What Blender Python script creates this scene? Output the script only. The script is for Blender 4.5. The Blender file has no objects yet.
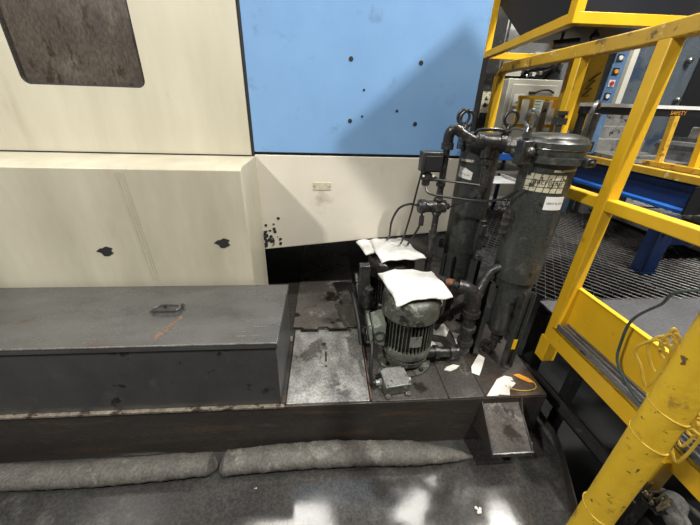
import bpy, bmesh, math, random
from mathutils import Vector, Matrix
random.seed(7)
PI = math.pi
SC = bpy.context.scene
COL = SC.collection

# ------------------------------------------------------------------ materials
def mat(name, c1, c2=None, scale=4.0, rough=0.6, metal=0.0, bump=0.0, bscale=40.0,
        spots=(), stretch=(1, 1, 1), contrast=0.5, rvar=0.0, trans=0.0, emit=None, grit=None):
    if grit is None: grit = .0 if max(c1) > .55 else .45
    m = bpy.data.materials.new(name); m.use_nodes = True
    nt = m.node_tree; N = nt.nodes; L = nt.links; b = N['Principled BSDF']
    tc = N.new('ShaderNodeTexCoord'); mp = N.new('ShaderNodeMapping')
    mp.inputs['Scale'].default_value = stretch
    L.new(tc.outputs['Object'], mp.inputs['Vector'])
    def noise(sc, det=6, off=0.0, vec=None):
        n = N.new('ShaderNodeTexNoise'); n.inputs['Scale'].default_value = sc
        n.inputs['Detail'].default_value = det; n.inputs['Roughness'].default_value = 0.62
        if off:
            m2 = N.new('ShaderNodeMapping'); m2.inputs['Location'].default_value = (off, off * 1.7, -off)
            L.new(mp.outputs['Vector'], m2.inputs['Vector']); L.new(m2.outputs['Vector'], n.inputs['Vector'])
        else:
            L.new(mp.outputs['Vector'], n.inputs['Vector'])
        return n.outputs['Fac']
    def ramp(fac, a, b_):
        r = N.new('ShaderNodeMapRange'); r.inputs['From Min'].default_value = a; r.inputs['From Max'].default_value = b_
        r.interpolation_type = 'SMOOTHSTEP'; L.new(fac, r.inputs['Value']); return r.outputs['Result']
    def mix(f, a, b_):
        x = N.new('ShaderNodeMix'); x.data_type = 'RGBA'
        L.new(f, x.inputs[0])
        for s, v in ((6, a), (7, b_)):
            if isinstance(v, tuple): x.inputs[s].default_value = (*v[:3], 1)
            else: L.new(v, x.inputs[s])
        return x.outputs[2]
    col = None
    if c2 is None: c2 = tuple(v * 0.8 for v in c1)
    w = 0.5 - 0.45 * contrast
    col = mix(ramp(noise(scale), 0.5 - w, 0.5 + w), c1, c2)
    for i, (sc, ss, lo, hi) in enumerate(spots):
        col = mix(ramp(noise(ss, 8, 3.3 + 2.1 * i), .5 + (lo - .5) * .62, .5 + (hi - .5) * .66), col, sc)
    if grit:
        mu = N.new('ShaderNodeMix'); mu.data_type = 'RGBA'; mu.blend_type = 'MULTIPLY'; mu.inputs[0].default_value = grit
        g = ramp(noise(95, 8, 17.0), .40, .60); cmb = N.new('ShaderNodeMapRange'); cmb.inputs['To Min'].default_value = .25; L.new(g, cmb.inputs['Value'])
        L.new(col, mu.inputs[6]); L.new(cmb.outputs['Result'], mu.inputs[7]); col = mu.outputs[2]
    L.new(col, b.inputs['Base Color'])
    b.inputs['Metallic'].default_value = metal
    if rvar:
        r = N.new('ShaderNodeMapRange'); r.inputs['From Min'].default_value = 0.3; r.inputs['From Max'].default_value = 0.7
        r.inputs['To Min'].default_value = max(0.03, rough - rvar); r.inputs['To Max'].default_value = min(1, rough + rvar)
        L.new(noise(scale * 2.3, 6, 9.1), r.inputs['Value']); L.new(r.outputs['Result'], b.inputs['Roughness'])
    else:
        b.inputs['Roughness'].default_value = rough
    if bump:
        bp = N.new('ShaderNodeBump'); bp.inputs['Strength'].default_value = bump; bp.inputs['Distance'].default_value = 0.01
        L.new(noise(bscale, 5, 1.3), bp.inputs['Height']); L.new(bp.outputs['Normal'], b.inputs['Normal'])
    if trans: b.inputs['Transmission Weight'].default_value = trans
    if emit:
        b.inputs['Emission Color'].default_value = (*emit[0], 1); b.inputs['Emission Strength'].default_value = emit[1]
    return m

M = {}
M['cream'] = mat('cream_paint', (.585, .55, .435), (.46, .43, .33), 2.4, .42, bump=.05, bscale=9, stretch=(1.6, 1, .3),
                 spots=[((.42, .38, .28), 3.2, .58, .95), ((.16, .12, .08), 34, .86, .92)], rvar=.08)
M['cream_low'] = mat('cream_dirty', (.56, .525, .41), (.38, .35, .26), 2.2, .4, bump=.05, bscale=9, stretch=(1.4, 1, .35),
                 spots=[((.34, .31, .23), 3.6, .58, .95), ((.12, .09, .07), 30, .86, .92)], rvar=.08)
M['skirt'] = mat('skirt_paint', (.66, .62, .53), (.56, .52, .43), 2.2, .5, bump=.05, bscale=12,
                 spots=[((.36, .33, .27), 5.0, .60, .95), ((.08, .07, .06), 26, .84, .90)])
M['blue'] = mat('blue_paint', (.20, .37, .62), (.155, .30, .53), 1.8, .45, bump=.06, bscale=10,
                spots=[((.10, .18, .30), 6.5, .64, .95), ((.05, .06, .08), 24, .84, .90)], rvar=.08)
M['gasket'] = mat('black_rubber', (.012, .012, .012), (.02, .02, .02), 20, .7)
M['window'] = mat('grimy_window', (.115, .095, .075), (.06, .05, .042), 5, .28, stretch=(1, 1, .5),
                  spots=[((.17, .15, .125), 4, .55, .8), ((.05, .035, .025), 14, .62, .70)], rvar=.12)
M['lidsteel'] = mat('dull_steel_lid', (.20, .20, .198), (.12, .12, .118), 3.4, .30, metal=.7, bump=.03, bscale=10, stretch=(.6, 1.4, 1), grit=.12,
                    spots=[((.15, .10, .075), 5.5, .66, .80), ((.34, .34, .32), 30, .80, .86), ((.04, .035, .03), 22, .82, .88)], rvar=.12)
M['boxface'] = mat('dark_steel_face', (.085, .085, .084), (.055, .055, .055), 3.0, .42, grit=.12, metal=.3, bump=.04, bscale=20,
                   spots=[((.09, .09, .088), 7, .6, .8), ((.02, .018, .016), 9, .68, .73)])
M['edge'] = mat('worn_edge', (.42, .37, .29), (.18, .15, .12), 24, .4, metal=.4, spots=[((.08, .06, .05), 18, .55, .65)])
M['bright_edge'] = mat('bare_metal_edge', (.55, .54, .51), (.22, .21, .2), 14, .3, metal=.8)
M['tank'] = mat('tank_face', (.075, .064, .055), (.040, .038, .036), 2.5, .42, metal=.3, bump=.08, bscale=15, stretch=(.35, 1, 2.5),
                spots=[((.095, .065, .045), 5, .56, .72), ((.085, .08, .075), 11, .66, .74)], rvar=.12)
M['deck'] = mat('deck_steel', (.115, .105, .095), (.065, .060, .054), 5, .42, metal=.35, bump=.08, bscale=22,
                spots=[((.20, .185, .165), 8, .58, .70), ((.03, .025, .02), 7, .62, .72)], rvar=.14)
M['plate'] = mat('worn_plate', (.50, .49, .46), (.25, .245, .23), 13, .36, metal=.45, bump=.08, bscale=30, stretch=(1, .8, 1), contrast=.6,
                 spots=[((.16, .15, .14), 8, .56, .66), ((.60, .59, .57), 24, .70, .85), ((.05, .04, .035), 30, .80, .86)], rvar=.12)
M['rearplate'] = mat('oily_plate', (.22, .20, .175), (.12, .11, .095), 5, .36, metal=.4, bump=.08, bscale=22,
                     spots=[((.36, .33, .29), 10, .62, .72), ((.04, .03, .025), 6, .66, .72)], rvar=.12)
M['floor'] = mat('oily_floor', (.060, .058, .055), (.036, .035, .033), 3, .10, bump=.015, bscale=30,
                 spots=[((.08, .078, .074), 6, .56, .74), ((.13, .115, .085), 46, .76, .82)], rvar=.05)
M['sock'] = mat('absorbent_sock', (.13, .122, .105), (.08, .075, .065), 14, .75, bump=.3, bscale=60,
                spots=[((.17, .16, .14), 9, .56, .70)])
M['black'] = mat('black_paint', (.018, .018, .019), (.03, .03, .03), 12, .42, spots=[((.07, .07, .068), 22, .64, .72)])
M['filter'] = mat('filter_paint', (.062, .066, .060), (.046, .05, .046), 7, .34, metal=.1, bump=.08, bscale=45,
                  spots=[((.10, .10, .088), 11, .64, .74), ((.02, .02, .018), 14, .62, .72)], rvar=.1)
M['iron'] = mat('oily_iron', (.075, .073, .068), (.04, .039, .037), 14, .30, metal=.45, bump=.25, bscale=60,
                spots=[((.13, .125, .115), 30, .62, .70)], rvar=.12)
M['shiny'] = mat('scuffed_steel', (.30, .30, .29), (.13, .13, .125), 22, .28, metal=.85, bump=.1)
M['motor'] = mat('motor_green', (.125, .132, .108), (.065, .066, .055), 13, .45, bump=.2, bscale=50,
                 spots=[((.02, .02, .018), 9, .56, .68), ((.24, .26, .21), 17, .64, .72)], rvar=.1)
M['palegreen'] = mat('pale_green_cast', (.22, .255, .21), (.13, .145, .12), 14, .45, bump=.1,
                     spots=[((.03, .03, .025), 22, .6, .68)])
M['jlid'] = mat('cast_grey', (.34, .35, .33), (.22, .22, .21), 18, .42, metal=.35, bump=.1, spots=[((.09, .09, .08), 26, .62, .7)])
M['pad'] = mat('white_pad', (.64, .63, .60), (.52, .51, .48), 18, .95, bump=.5, bscale=70)
M['yellow'] = mat('yellow_paint', (.78, .47, .018), (.68, .39, .015), 5, .36, bump=.05, bscale=30,
                  spots=[((.42, .25, .02), 13, .68, .9), ((.06, .04, .02), 38, .82, .88)], rvar=.06)
M['yellow_dirty'] = mat('grubby_yellow', (.60, .36, .03), (.46, .27, .03), 9, .42, bump=.08, bscale=30,
                  spots=[((.16, .10, .03), 15, .60, .72), ((.72, .55, .24), 22, .66, .74)])
M['yellow_tube'] = mat('yellow_tube_paint', (.72, .47, .03), (.62, .39, .02), 9, .4, bump=.15, bscale=60,
                  spots=[((.13, .08, .03), 55, .70, .735), ((.40, .24, .03), 16, .64, .74)])
M['galv'] = mat('galvanised', (.42, .43, .47), (.28, .29, .32), 9, .38, metal=.7, stretch=(3, .5, 3), bump=.1, spots=[((.08, .08, .08), 20, .64, .72)])
M['grating'] = mat('grating_steel', (.19, .185, .175), (.09, .088, .083), 6, .38, metal=.75)
M['bluebeam'] = mat('blue_beam', (.006, .025, .10), (.005, .016, .06), 6, .38, spots=[((.01, .02, .05), 12, .62, .72)])
M['dark'] = mat('black_and_void_shade', (.008, .008, .009), (.012, .012, .014), 4, .5)  # near-black for dark parts; puts shade into the pit and machine underside
M['tray'] = mat('dark_blue_black', (.006, .008, .013), (.010, .012, .018), 4, .45)
M['cab'] = mat('cabinet_cream', (.56, .55, .47), (.46, .45, .38), 4, .5)
M['grey'] = mat('grey_paint', (.22, .23, .235), (.16, .165, .17), 5, .42, bump=.05)
M['slab'] = mat('machined_steel', (.50, .50, .47), (.30, .30, .28), 7, .35, metal=.6, spots=[((.08, .08, .075), 9, .6, .7)])
M['bluegrey'] = mat('bluegrey_panel', (.15, .185, .22), (.10, .115, .13), 2.4, .32, metal=.3, spots=[((.055, .085, .14), 3, .52, .68)], rvar=.1)
M['skyblue'] = mat('light_blue_panel', (.16, .30, .52), (.12, .23, .42), 4, .4)
M['white'] = mat('white_paper', (.82, .82, .78), (.72, .72, .68), 20, .7)
M['scrap'] = mat('grubby_white_scrap', (.74, .72, .66), (.55, .53, .48), 30, .8, spots=[((.2, .18, .15), 26, .66, .7)])
M['greasylabel'] = mat('worn_label', (.62, .58, .42), (.44, .41, .28), 40, .6, spots=[((.06, .055, .045), 50, .60, .64)])
M['green'] = mat('green_ink', (.05, .45, .12), (.05, .38, .10), 10, .6)
M['ink'] = mat('black_ink', (.02, .02, .02), (.03, .03, .03), 10, .6)
M['orange'] = mat('orange_ink', (.85, .38, .03), (.7, .28, .02), 20, .5)
M['red'] = mat('red_plastic', (.6, .03, .02), (.5, .03, .02), 10, .4)
M['copper'] = mat('rusty_brown', (.17, .085, .055), (.10, .06, .045), 20, .5)
M['cable'] = mat('black_cable', (.012, .012, .012), (.02, .02, .02), 20, .4)
M['greencable'] = mat('green_cable', (.06, .10, .09), (.04, .07, .06), 20, .45)
M['rope'] = mat('yellow_rope', (.60, .40, .04), (.42, .27, .03), 40, .6)
M['concrete'] = mat('far_floor', (.22, .22, .21), (.15, .15, .145), 2, .5)
M['wallfar'] = mat('far_wall', (.34, .34, .32), (.22, .22, .21), 1.2, .7)
M['ceil'] = mat('ceiling_dark', (.10, .10, .10), (.07, .07, .07), 1.5, .8)
M['lamp'] = mat('lamp_glow', (1, 1, 1), (1, 1, 1), 1, .5, emit=((1, .97, .9), 22))
M['rag'] = mat('grey_rag', (.13, .125, .115), (.06, .058, .052), 14, .9, bump=.4)
M['debris'] = mat('tan_debris', (.34, .28, .17), (.14, .11, .07), 30, .8, bump=.4)

# ------------------------------------------------------------------ mesh building
class MB:
    def __init__(s): s.v = []; s.f = []; s.sm = []
    def add(s, vs, fs, smooth=False):
        o = len(s.v); s.v += [tuple(p) for p in vs]; s.f += [tuple(i + o for i in f) for f in fs]; s.sm += [smooth] * len(fs); return s
    def box(s, a, b, rz=0.0, piv=None, T=None):
        (x0, y0, z0), (x1, y1, z1) = a, b
        vs = [Vector(p) for p in [(x0, y0, z0), (x1, y0, z0), (x1, y1, z0), (x0, y1, z0), (x0, y0, z1), (x1, y0, z1), (x1, y1, z1), (x0, y1, z1)]]
        if T: vs = [T @ v for v in vs]
        elif rz:
            c = Vector(piv) if piv else (vs[0] + vs[6]) / 2
            R = Matrix.Rotation(rz, 3, 'Z'); vs = [R @ (v - c) + c for v in vs]
        return s.add(vs, [(0, 3, 2, 1), (4, 5, 6, 7), (0, 1, 5, 4), (1, 2, 6, 5), (2, 3, 7, 6), (3, 0, 4, 7)])
    def beam(s, p, q, w, h, up=(0, 0, 1)):
        p, q = Vector(p), Vector(q); d = (q - p).normalized(); u = Vector(up)
        if abs(d.dot(u)) > .98: u = Vector((0, 1, 0))
        r = d.cross(u).normalized(); u = r.cross(d).normalized()
        vs = [c + r * a * w / 2 + u * b * h / 2 for c in (p, q) for a, b in ((-1, -1), (1, -1), (1, 1), (-1, 1))]
        return s.add(vs, [(0, 3, 2, 1), (4, 5, 6, 7), (0, 1, 5, 4), (1, 2, 6, 5), (2, 3, 7, 6), (3, 0, 4, 7)])
    def prism(s, pts, ext):
        # pts: planar 3D polygon, ext: extrusion vector
        n = len(pts); e = Vector(ext); vs = [Vector(p) for p in pts] + [Vector(p) + e for p in pts]
        fs = [tuple(reversed(range(n))), tuple(range(n, 2 * n))] + [(i, (i + 1) % n, n + (i + 1) % n, n + i) for i in range(n)]
        return s.add(vs, fs)
    def tube(s, path, r, seg=10, closed=False, caps=True):
        P = [Vector(p) for p in path]; n = len(P); rs = r if isinstance(r, (list, tuple)) else [r] * n
        vs = []; prev = None
        for i in range(n):
            if closed: t = P[(i + 1) % n] - P[i - 1]
            else: t = P[min(i + 1, n - 1)] - P[max(i - 1, 0)]
            t.normalize()
            if prev is None:
                a = Vector((0, 0, 1)) if abs(t.z) < .9 else Vector((1, 0, 0)); u = t.cross(a).normalized()
            else:
                u = (prev - t * prev.dot(t)).normalized()
            prev = u; w = t.cross(u)
            vs += [P[i] + (u * math.cos(2 * PI * k / seg) + w * math.sin(2 * PI * k / seg)) * rs[i] for k in range(seg)]
        fs = []; m = n if closed else n - 1
        for i in range(m):
            a, b = i * seg, ((i + 1) % n) * seg
            fs += [(a + k, a + (k + 1) % seg, b + (k + 1) % seg, b + k) for k in range(seg)]
        if not closed and caps: fs += [tuple(reversed(range(seg))), tuple(range((n - 1) * seg, n * seg))]
        return s.add(vs, fs, True)
    def cyl(s, p, q, r, seg=24, r2=None):
        return s.tube([p, q], [r, r if r2 is None else r2], seg)
    def lathe(s, c, prof, seg=40, axis=(0, 0, 1)):
        # prof: (radius, distance along axis) pairs
        c = Vector(c); ax = Vector(axis).normalized(); a = Vector((1, 0, 0)) if abs(ax.x) < .9 else Vector((0, 1, 0))
        u = ax.cross(a).normalized(); w = ax.cross(u); vs = []
        for r, h in prof:
            vs += [c + ax * h + (u * math.cos(2 * PI * k / seg) + w * math.sin(2 * PI * k / seg)) * r for k in range(seg)]
        fs = []
        for i in range(len(prof) - 1):
            a, b = i * seg, (i + 1) * seg
            fs += [(a + k, a + (k + 1) % seg, b + (k + 1) % seg, b + k) for k in range(seg)]
        fs += [tuple(reversed(range(seg))), tuple(range((len(prof) - 1) * seg, len(prof) * seg))]
        return s.add(vs, fs, True)
    def ring(s, c, R, r, axis=(0, 1, 0), seg=24, sx=1, sy=1):
        ax = Vector(axis).normalized(); a = Vector((0, 0, 1)) if abs(ax.z) < .9 else Vector((1, 0, 0))
        u = ax.cross(a).normalized(); w = u.cross(ax).normalized(); c = Vector(c)
        return s.tube([c + u * math.cos(2 * PI * k / seg) * R * sx + w * math.sin(2 * PI * k / seg) * R * sy for k in range(seg)], r, 8, closed=True)
    def ball(s, c, r, seg=12, squash=1, jitter=0):
        pr = [(max(1e-4, r * math.sin(PI * i / 8)) , -r * squash * math.cos(PI * i / 8)) for i in range(9)]
        s.lathe(c, pr, seg)
        return s

ORG = {}
def obj(name, mb, m, parent=None, bevel=0.0, seg=2, sub=0, smooth_all=None):
    me = bpy.data.meshes.new(name)
    o = bpy.data.objects.new(name, me); COL.objects.link(o)
    if parent is not None:
        org = ORG[parent.name]; o.parent = parent
    else:
        xs = [p[0] for p in mb.v]; ys = [p[1] for p in mb.v]; zs = [p[2] for p in mb.v]
        org = Vector(((min(xs) + max(xs)) / 2, (min(ys) + max(ys)) / 2, min(zs))); o.location = org
    ORG[o.name] = org
    me.from_pydata([tuple(Vector(p) - org) for p in mb.v], [], mb.f)
    me.materials.append(m)
    bm = bmesh.new(); bm.from_mesh(me); bmesh.ops.recalc_face_normals(bm, faces=bm.faces); bm.to_mesh(me); bm.free()
    for p, sflag in zip(me.polygons, mb.sm): p.use_smooth = sflag or bevel > 0 or bool(sub)
    if any(mb.sm) or bevel or sub: me.set_sharp_from_angle(angle=math.radians(42))
    if bevel:
        b = o.modifiers.new('bevel', 'BEVEL'); b.width = bevel; b.segments = seg; b.limit_method = 'ANGLE'; b.angle_limit = math.radians(50)
    if sub:
        b = o.modifiers.new('sub', 'SUBSURF'); b.levels = sub; b.render_levels = sub
    return o
def tag(o, label, cat, group=None, kind=None):
    if label: o['label'] = label
    if cat: o['category'] = cat
    if group: o['group'] = group
    if kind: o['kind'] = kind
    return o
def struct(name, mb, m, **k):
    o = obj(name, mb, m, **k); o['kind'] = 'structure'; return o
def thing(name, label, cat, loc, group=None):
    o = bpy.data.objects.new(name, None); COL.objects.link(o); o.location = loc; o.empty_display_size = .05
    ORG[o.name] = Vector(loc); return tag(o, label, cat, group)
def rnd(a, b): return random.uniform(a, b)
def smooth_path(pts, n=8):
    P = [Vector(p) for p in pts]; P = [P[0] * 2 - P[1]] + P + [P[-1] * 2 - P[-2]]; out = []
    for i in range(1, len(P) - 2):
        for k in range(n):
            t = k / n; a, b, c, d = P[i - 1:i + 3]
            out.append(.5 * ((2 * b) + (c - a) * t + (2 * a - 5 * b + 4 * c - d) * t * t + (3 * b - a - 3 * c + d) * t ** 3))
    out.append(P[-2]); return out
def cable(name, label, pts, r, m, parent=None, cat='cable', group=None):
    o = obj(name, MB().tube(smooth_path(pts), r, 8), m, parent)
    if parent is None: tag(o, label, cat, group)
    return o
def text_mb(txt, size, fn):
    """real letter outlines; fn maps (x, y) in metres of the text line to a 3D point"""
    cu = bpy.data.curves.new('txt', 'FONT'); cu.body = txt; cu.size = size; cu.align_x = 'CENTER'; cu.align_y = 'CENTER'; cu.resolution_u = 2
    t = bpy.data.objects.new('txt', cu); COL.objects.link(t)
    dg = bpy.context.evaluated_depsgraph_get(); me = bpy.data.meshes.new_from_object(t.evaluated_get(dg))
    mb = MB().add([fn(v.co.x, v.co.y) for v in me.vertices], [tuple(p.vertices) for p in me.polygons])
    bpy.data.objects.remove(t); bpy.data.curves.remove(cu); bpy.data.meshes.remove(me)
    return mb

# ------------------------------------------------------------------ setting
# lower floor: the walkway floor and the pit to its right
struct('floor', MB().prism([(-4, -2.5, 0), (.20, -2.5, 0), (.80, .1, 0), (.98, .50, 0), (1.20, 1.0, 0), (1.20, 3.3, 0), (-4, 3.3, 0)], (0, 0, -.12)), M['floor'])
struct('floor_pit', MB().box((-4, -2.5, -.60), (9, 9, -.50)), M['dark'])
struct('floor_far', MB().box((4.3, -2, .40), (9, 9, .53)).box((.95, 5.4, .40), (4.3, 9, .53)), M['concrete'])
struct('wall_back', MB().box((-4.2, 8.9, -.6), (9.2, 9.1, 6.2)), M['wallfar'])
struct('wall_right', MB().box((9, -3, -.6), (9.2, 9, 6.2)), M['wallfar'])
struct('ceiling', MB().box((-4.2, -3, 6.1), (9.2, 9.1, 6.25)), M['ceil'])

# expanded metal grating: real diamond strands
def grating(x0, x1, y0, y1, z, px=.060, py=.046, w=.0058, h=.004):
    vs = []; fs = []
    ny = int((y1 - y0) / py); nx = int((x1 - x0) / (px / 2))
    for j in range(ny):
        base = y0 + j * py; o = len(vs)
        for i in range(nx + 1):
            x = x0 + i * px / 2; s_ = 1 if (i + j) % 2 else -1
            y = base + s_ * py / 2 * .92
            vs += [(x, y - w / 2, z - h), (x, y + w / 2, z), (x, y + w * .5, z - h * 1.5)]
        for i in range(nx):
            a = o + 3 * i; b = a + 3
            fs += [(a, a + 1, b + 1, b), (a + 1, a + 2, b + 2, b + 1), (a + 2, a, b, b + 2)]
    return MB().add(vs, fs)
g1 = grating(1.235, 4.3, 1.42, 3.3, .55)
go = struct('floor_grating', g1, M['grating'])
struct('floor_grating_rear', grating(1.0, 4.3, 3.32, 5.4, .55, w=.007), M['grating'])
struct('floor_grating_side', grating(.92, 1.235, 1.86, 3.3, .55), M['grating'])
# bearers under the grating
bb = MB()
for y in (1.41, 2.35, 3.3, 4.3, 5.38): bb.box((1.23 if y < 1.9 else .95, y - .012, .46), (4.3, y + .012, .543))
for x in (2.05, 3.1): bb.box((x - .012, 1.42, .46), (x + .012, 5.38, .541))
struct('trim_1', bb, M['black'])
sup = MB()
for x, y in ((1.3, 1.42), (4.2, 1.42), (2.6, 3.3), (4.2, 5.3), (1.05, 5.3)): sup.box((x - .04, y - .04, -.5), (x + .04, y + .04, .46))
struct('trim_2', sup, M['black'])
# plain grey checker step plate in front of the grating
tag(obj('step_plate', MB().box((1.20, .55, .535), (3.6, 1.40, .548)), mat('dull_grey_plate', (.10, .10, .105), (.07, .07, .073), 4, .45, bump=.05), bevel=.002),
    'flat grey steel walkway plate between yellow toe board and grating', 'floor plate')

# ------------------------------------------------------------------ machine enclosure (cream and blue)
en = thing('machine_enclosure', 'large cream and blue sheet metal machine enclosure with a grimy dark window', 'machine', (-1.0, 1.8, .45))
XL, XG = -3.4, -.392
wz0, wx0, wx1, wr = 1.545, -1.405, -.853, .035
# upper cream panel with window opening: built of four sheets around the opening
obj('upper_panel', MB().box((XL, 1.79, 1.245), (XG, 1.83, wz0)).box((XL, 1.79, wz0), (wx0, 1.83, 2.2)).box((wx1, 1.79, wz0), (XG, 1.83, 2.2))
    .box((wx0, 1.79, 2.12), (wx1, 1.83, 2.2)).prism([(wx0, 1.79, wz0), (wx0 + wr, 1.79, wz0)] + [(wx0 + wr - wr * math.sin(a), 1.79, wz0 + wr - wr * math.cos(a)) for a in (0.3, .8, 1.2)] + [(wx0, 1.79, wz0 + wr)], (0, .04, 0))
    .prism([(wx1, 1.79, wz0), (wx1 - wr, 1.79, wz0)] + [(wx1 - wr + wr * math.sin(a), 1.79, wz0 + wr - wr * math.cos(a)) for a in (0.3, .8, 1.2)] + [(wx1, 1.79, wz0 + wr)], (0, .04, 0)), M['cream'], en)
def rrect(x0, x1, z0, z1, r, y, n=6):
    out = []
    for cx, cz, a0 in ((x1 - r, z0 + r, -90), (x1 - r, z1 - r, 0), (x0 + r, z1 - r, 90), (x0 + r, z0 + r, 180)):
        for k in range(n + 1):
            a = math.radians(a0 + 90 * k / n); out.append(Vector((cx + r * math.cos(a), y, cz + r * math.sin(a))))
    return out
wn = obj('window', MB().prism(rrect(wx0, wx1, wz0, 2.12, wr, 1.806), (0, .01, 0)), M['window'], en)
obj('gasket', MB().tube(rrect(wx0 + .002, wx1 - .002, wz0 + .002, 2.118, wr, 1.796), .0055, 8, closed=True), M['gasket'], wn)
# lower protruding housing with a folded front lip
obj('lower_housing', MB().prism([(XL, 1.45, .40), (XL, 1.45, 1.228), (XL, 1.475, 1.241), (XL, 1.80, 1.241), (XL, 1.80, .40)], (-.372 - XL, 0, 0)), M['cream_low'], en, bevel=.004)
obj('seam_strip', MB().box((XL, 1.784, 1.2415), (XG, 1.79, 1.2475)), M['gasket'], en)
obj('corner_seam', MB().box((-.3915, 1.797, .70), (-.378, 1.81, 2.2)), M['gasket'], en)
# three faint ribs pressed on the housing face
rb = MB()
for k in range(3): rb.beam((-.900 + k * .014, 1.4492, 1.215), (-.872 + k * .014, 1.4492, .68), .003, .003, up=(0, 1, 0))
obj('scratch_ribs', rb, M['cream_low'], en)
# torn cable-tie holes on the housing face
for (x, z, s_) in ((-1.052, .84, 1), (-.499, .882, 1)):
    pts = [(x + s_ * (.034 * math.cos(a) * (1.25 if k % 2 else .75)) , 1.4478, z + .022 * math.sin(a) * (1.2 if k % 3 else .7)) for k, a in enumerate([i * PI / 5 for i in range(10)])]
    obj('torn_hole', MB().prism(pts, (0, .004, 0)), M['gasket'], en)
obj('blue_panel', MB().box((-.378, 1.80, 1.262), (.79, 1.84, 2.2)), M['blue'], en, bevel=.003)
obj('panel_gap', MB().box((-.39, 1.812, 1.246), (.785, 1.838, 1.263)), M['gasket'], en)
obj('skirt_panel', MB().prism([(-.378, 1.80, 1.248), (.79, 1.80, 1.248), (.79, 1.80, .815), (-.378, 1.80, .69)], (0, .035, 0)), M['skirt'], en, bevel=.003)
hl = obj('mounting_plate', MB().box((-.37, 1.84, 1.25), (.78, 1.86, 2.2)), M['gasket'], en)
for (x, z, r) in ((.129, 1.702, .011), (.477, 1.698, .011), (.132, 1.427, .011), (.481, 1.421, .011), (.199, 1.572, .006), (.195, 1.45, .006), (.377, 1.481, .007)):
    obj('bolt_hole', MB().lathe((x, 1.7985, z), [(r, 0), (r, .004)], 14, axis=(0, 1, 0)), M['gasket'] if r > .0065 or x < .3 else M['white'], en)
npl = obj('nameplate', MB().box((-.068, 1.797, 1.062), (.033, 1.801, 1.105)), mat('brass_plate', (.60, .55, .42), (.42, .38, .27), 40, .5), en, bevel=.001)
obj('rivet', MB().ball((-.060, 1.796, 1.083), .003), M['shiny'], npl); obj('rivet', MB().ball((.025, 1.796, 1.083), .003), M['shiny'], npl)
# body carried back behind the faces, and feet in the dark underneath
obj('side_body', MB().box((XL, 1.87, 1.0), (.775, 3.3, 2.2)).box((XL, 3.0, .45), (.775, 3.3, 1.0)), M['dark'], en)
for x in (-2.6, -.9, .55): obj('foot', MB().box((x - .08, 3.05, .0), (x + .08, 3.25, .46)), M['dark'], en)
# oily drips on the skirt's lower left corner: torn foam
db = MB()
for k in range(60):
    x = -.372 + abs(random.gauss(0, .05)); z = .705 + abs(random.gauss(0, .07)) + .1 * (x + .37)
    db.lathe((x, 1.7985, z), [(rnd(.003, .011), 0), (.002, .003)], 7, axis=(0, -1, 0))
obj('oil_splatter', db, M['gasket'], en)['kind'] = 'stuff'

# ------------------------------------------------------------------ coolant tank the pumps stand on
tk = thing('coolant_tank', 'long low brown steel coolant tank with a plated deck', 'tank', (-.2, 1.6, 0))
TX0, TX1, TY0, TY1, TZ = -3.4, 1.045, .974, 2.95, .296
obj('tank_body', MB().box((TX0, TY0, 0), (TX1, TY1, TZ)), M['tank'], tk, bevel=.004)
obj('deck_sheet', MB().box((.205, .976, TZ), (.563, 1.86, .305)), M['deck'], tk, bevel=.002)
obj('deck_sheet', MB().box((.568, .976, TZ), (.738, 1.86, .305)), M['deck'], tk, bevel=.002)
obj('deck_sheet', MB().box((.744, .976, TZ), (TX1, 1.86, .303)), M['tank'], tk, bevel=.002)
obj('deck_sheet', MB().box((-.195, 1.50, TZ), (.200, 2.94, .304)), M['rearplate'], tk, bevel=.002)
obj('deck_lip', MB().box((TX0, .966, .297), (-.186, .990, .306)).box((TX0, 1.40, .297), (-.19, 1.44, .304)), M['edge'], tk)
obj('deck_rail', MB().box((.2005, .978, .305), (.2055, 2.0, .321)), M['copper'], tk)
# rust edged seam slots
obj('seam_gap', MB().box((.5632, .98, .298), (.5678, 1.85, .3045)).box((.7382, .98, .298), (.7438, 1.85, .3045)), M['gasket'], tk)
# bracket on the tank's front
bk = obj('bracket_shelf', MB().prism([(.735, .974, .262), (.735, .982, .255), (.735, .815, .132), (.735, .812, .142)], (.178, 0, 0)), M['deck'], tk)
obj('gusset', MB().prism([(.728, .974, .275), (.728, .974, .10), (.728, .808, .128), (.728, .808, .146)], (.006, 0, 0)), M['tank'], bk)
obj('gusset', MB().prism([(.914, .974, .300), (.914, .974, .10), (.914, .808, .128), (.914, .808, .146), (.914, .93, .23)], (.006, 0, 0)), M['tank'], bk)
obj('shelf_edge', MB().box((.728, .803, .126), (.92, .809, .147)), M['shiny'], bk)

# removable worn plate with two finger notches
pm = MB()
px0, px1, py0, py1, pz0, pz1 = -.178, .197, .977, 1.485, .2965, .310
outl = [(px0, py0), (px1, py0), (px1, py1), (.125, py1), (.125, py1 - .018), (.015, py1 - .018), (.015, py1), (-.045, py1), (-.045, py1 - .018), (-.150, py1 - .018), (-.150, py1), (px0, py1)]
pm.prism([(x, y, pz0) for x, y in outl], (0, 0, pz1 - pz0))
pt = tag(obj('floor_plate', pm, M['plate'], bevel=.002), 'worn shiny steel access plate between dark box and pumps', 'plate')
obj('bolt_hole', MB().lathe((-.012, 1.36, .3095), [(.014, 0), (.013, .0014)], 16), M['gasket'], pt)
obj('bolt_hole', MB().lathe((.0, 1.195, .3095), [(.007, 0), (.007, .0014)], 12), M['gasket'], pt)
obj('finger_slot', MB().box((-.006, 1.225, .3095), (.004, 1.30, .3106)), M['gasket'], pt)
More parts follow.
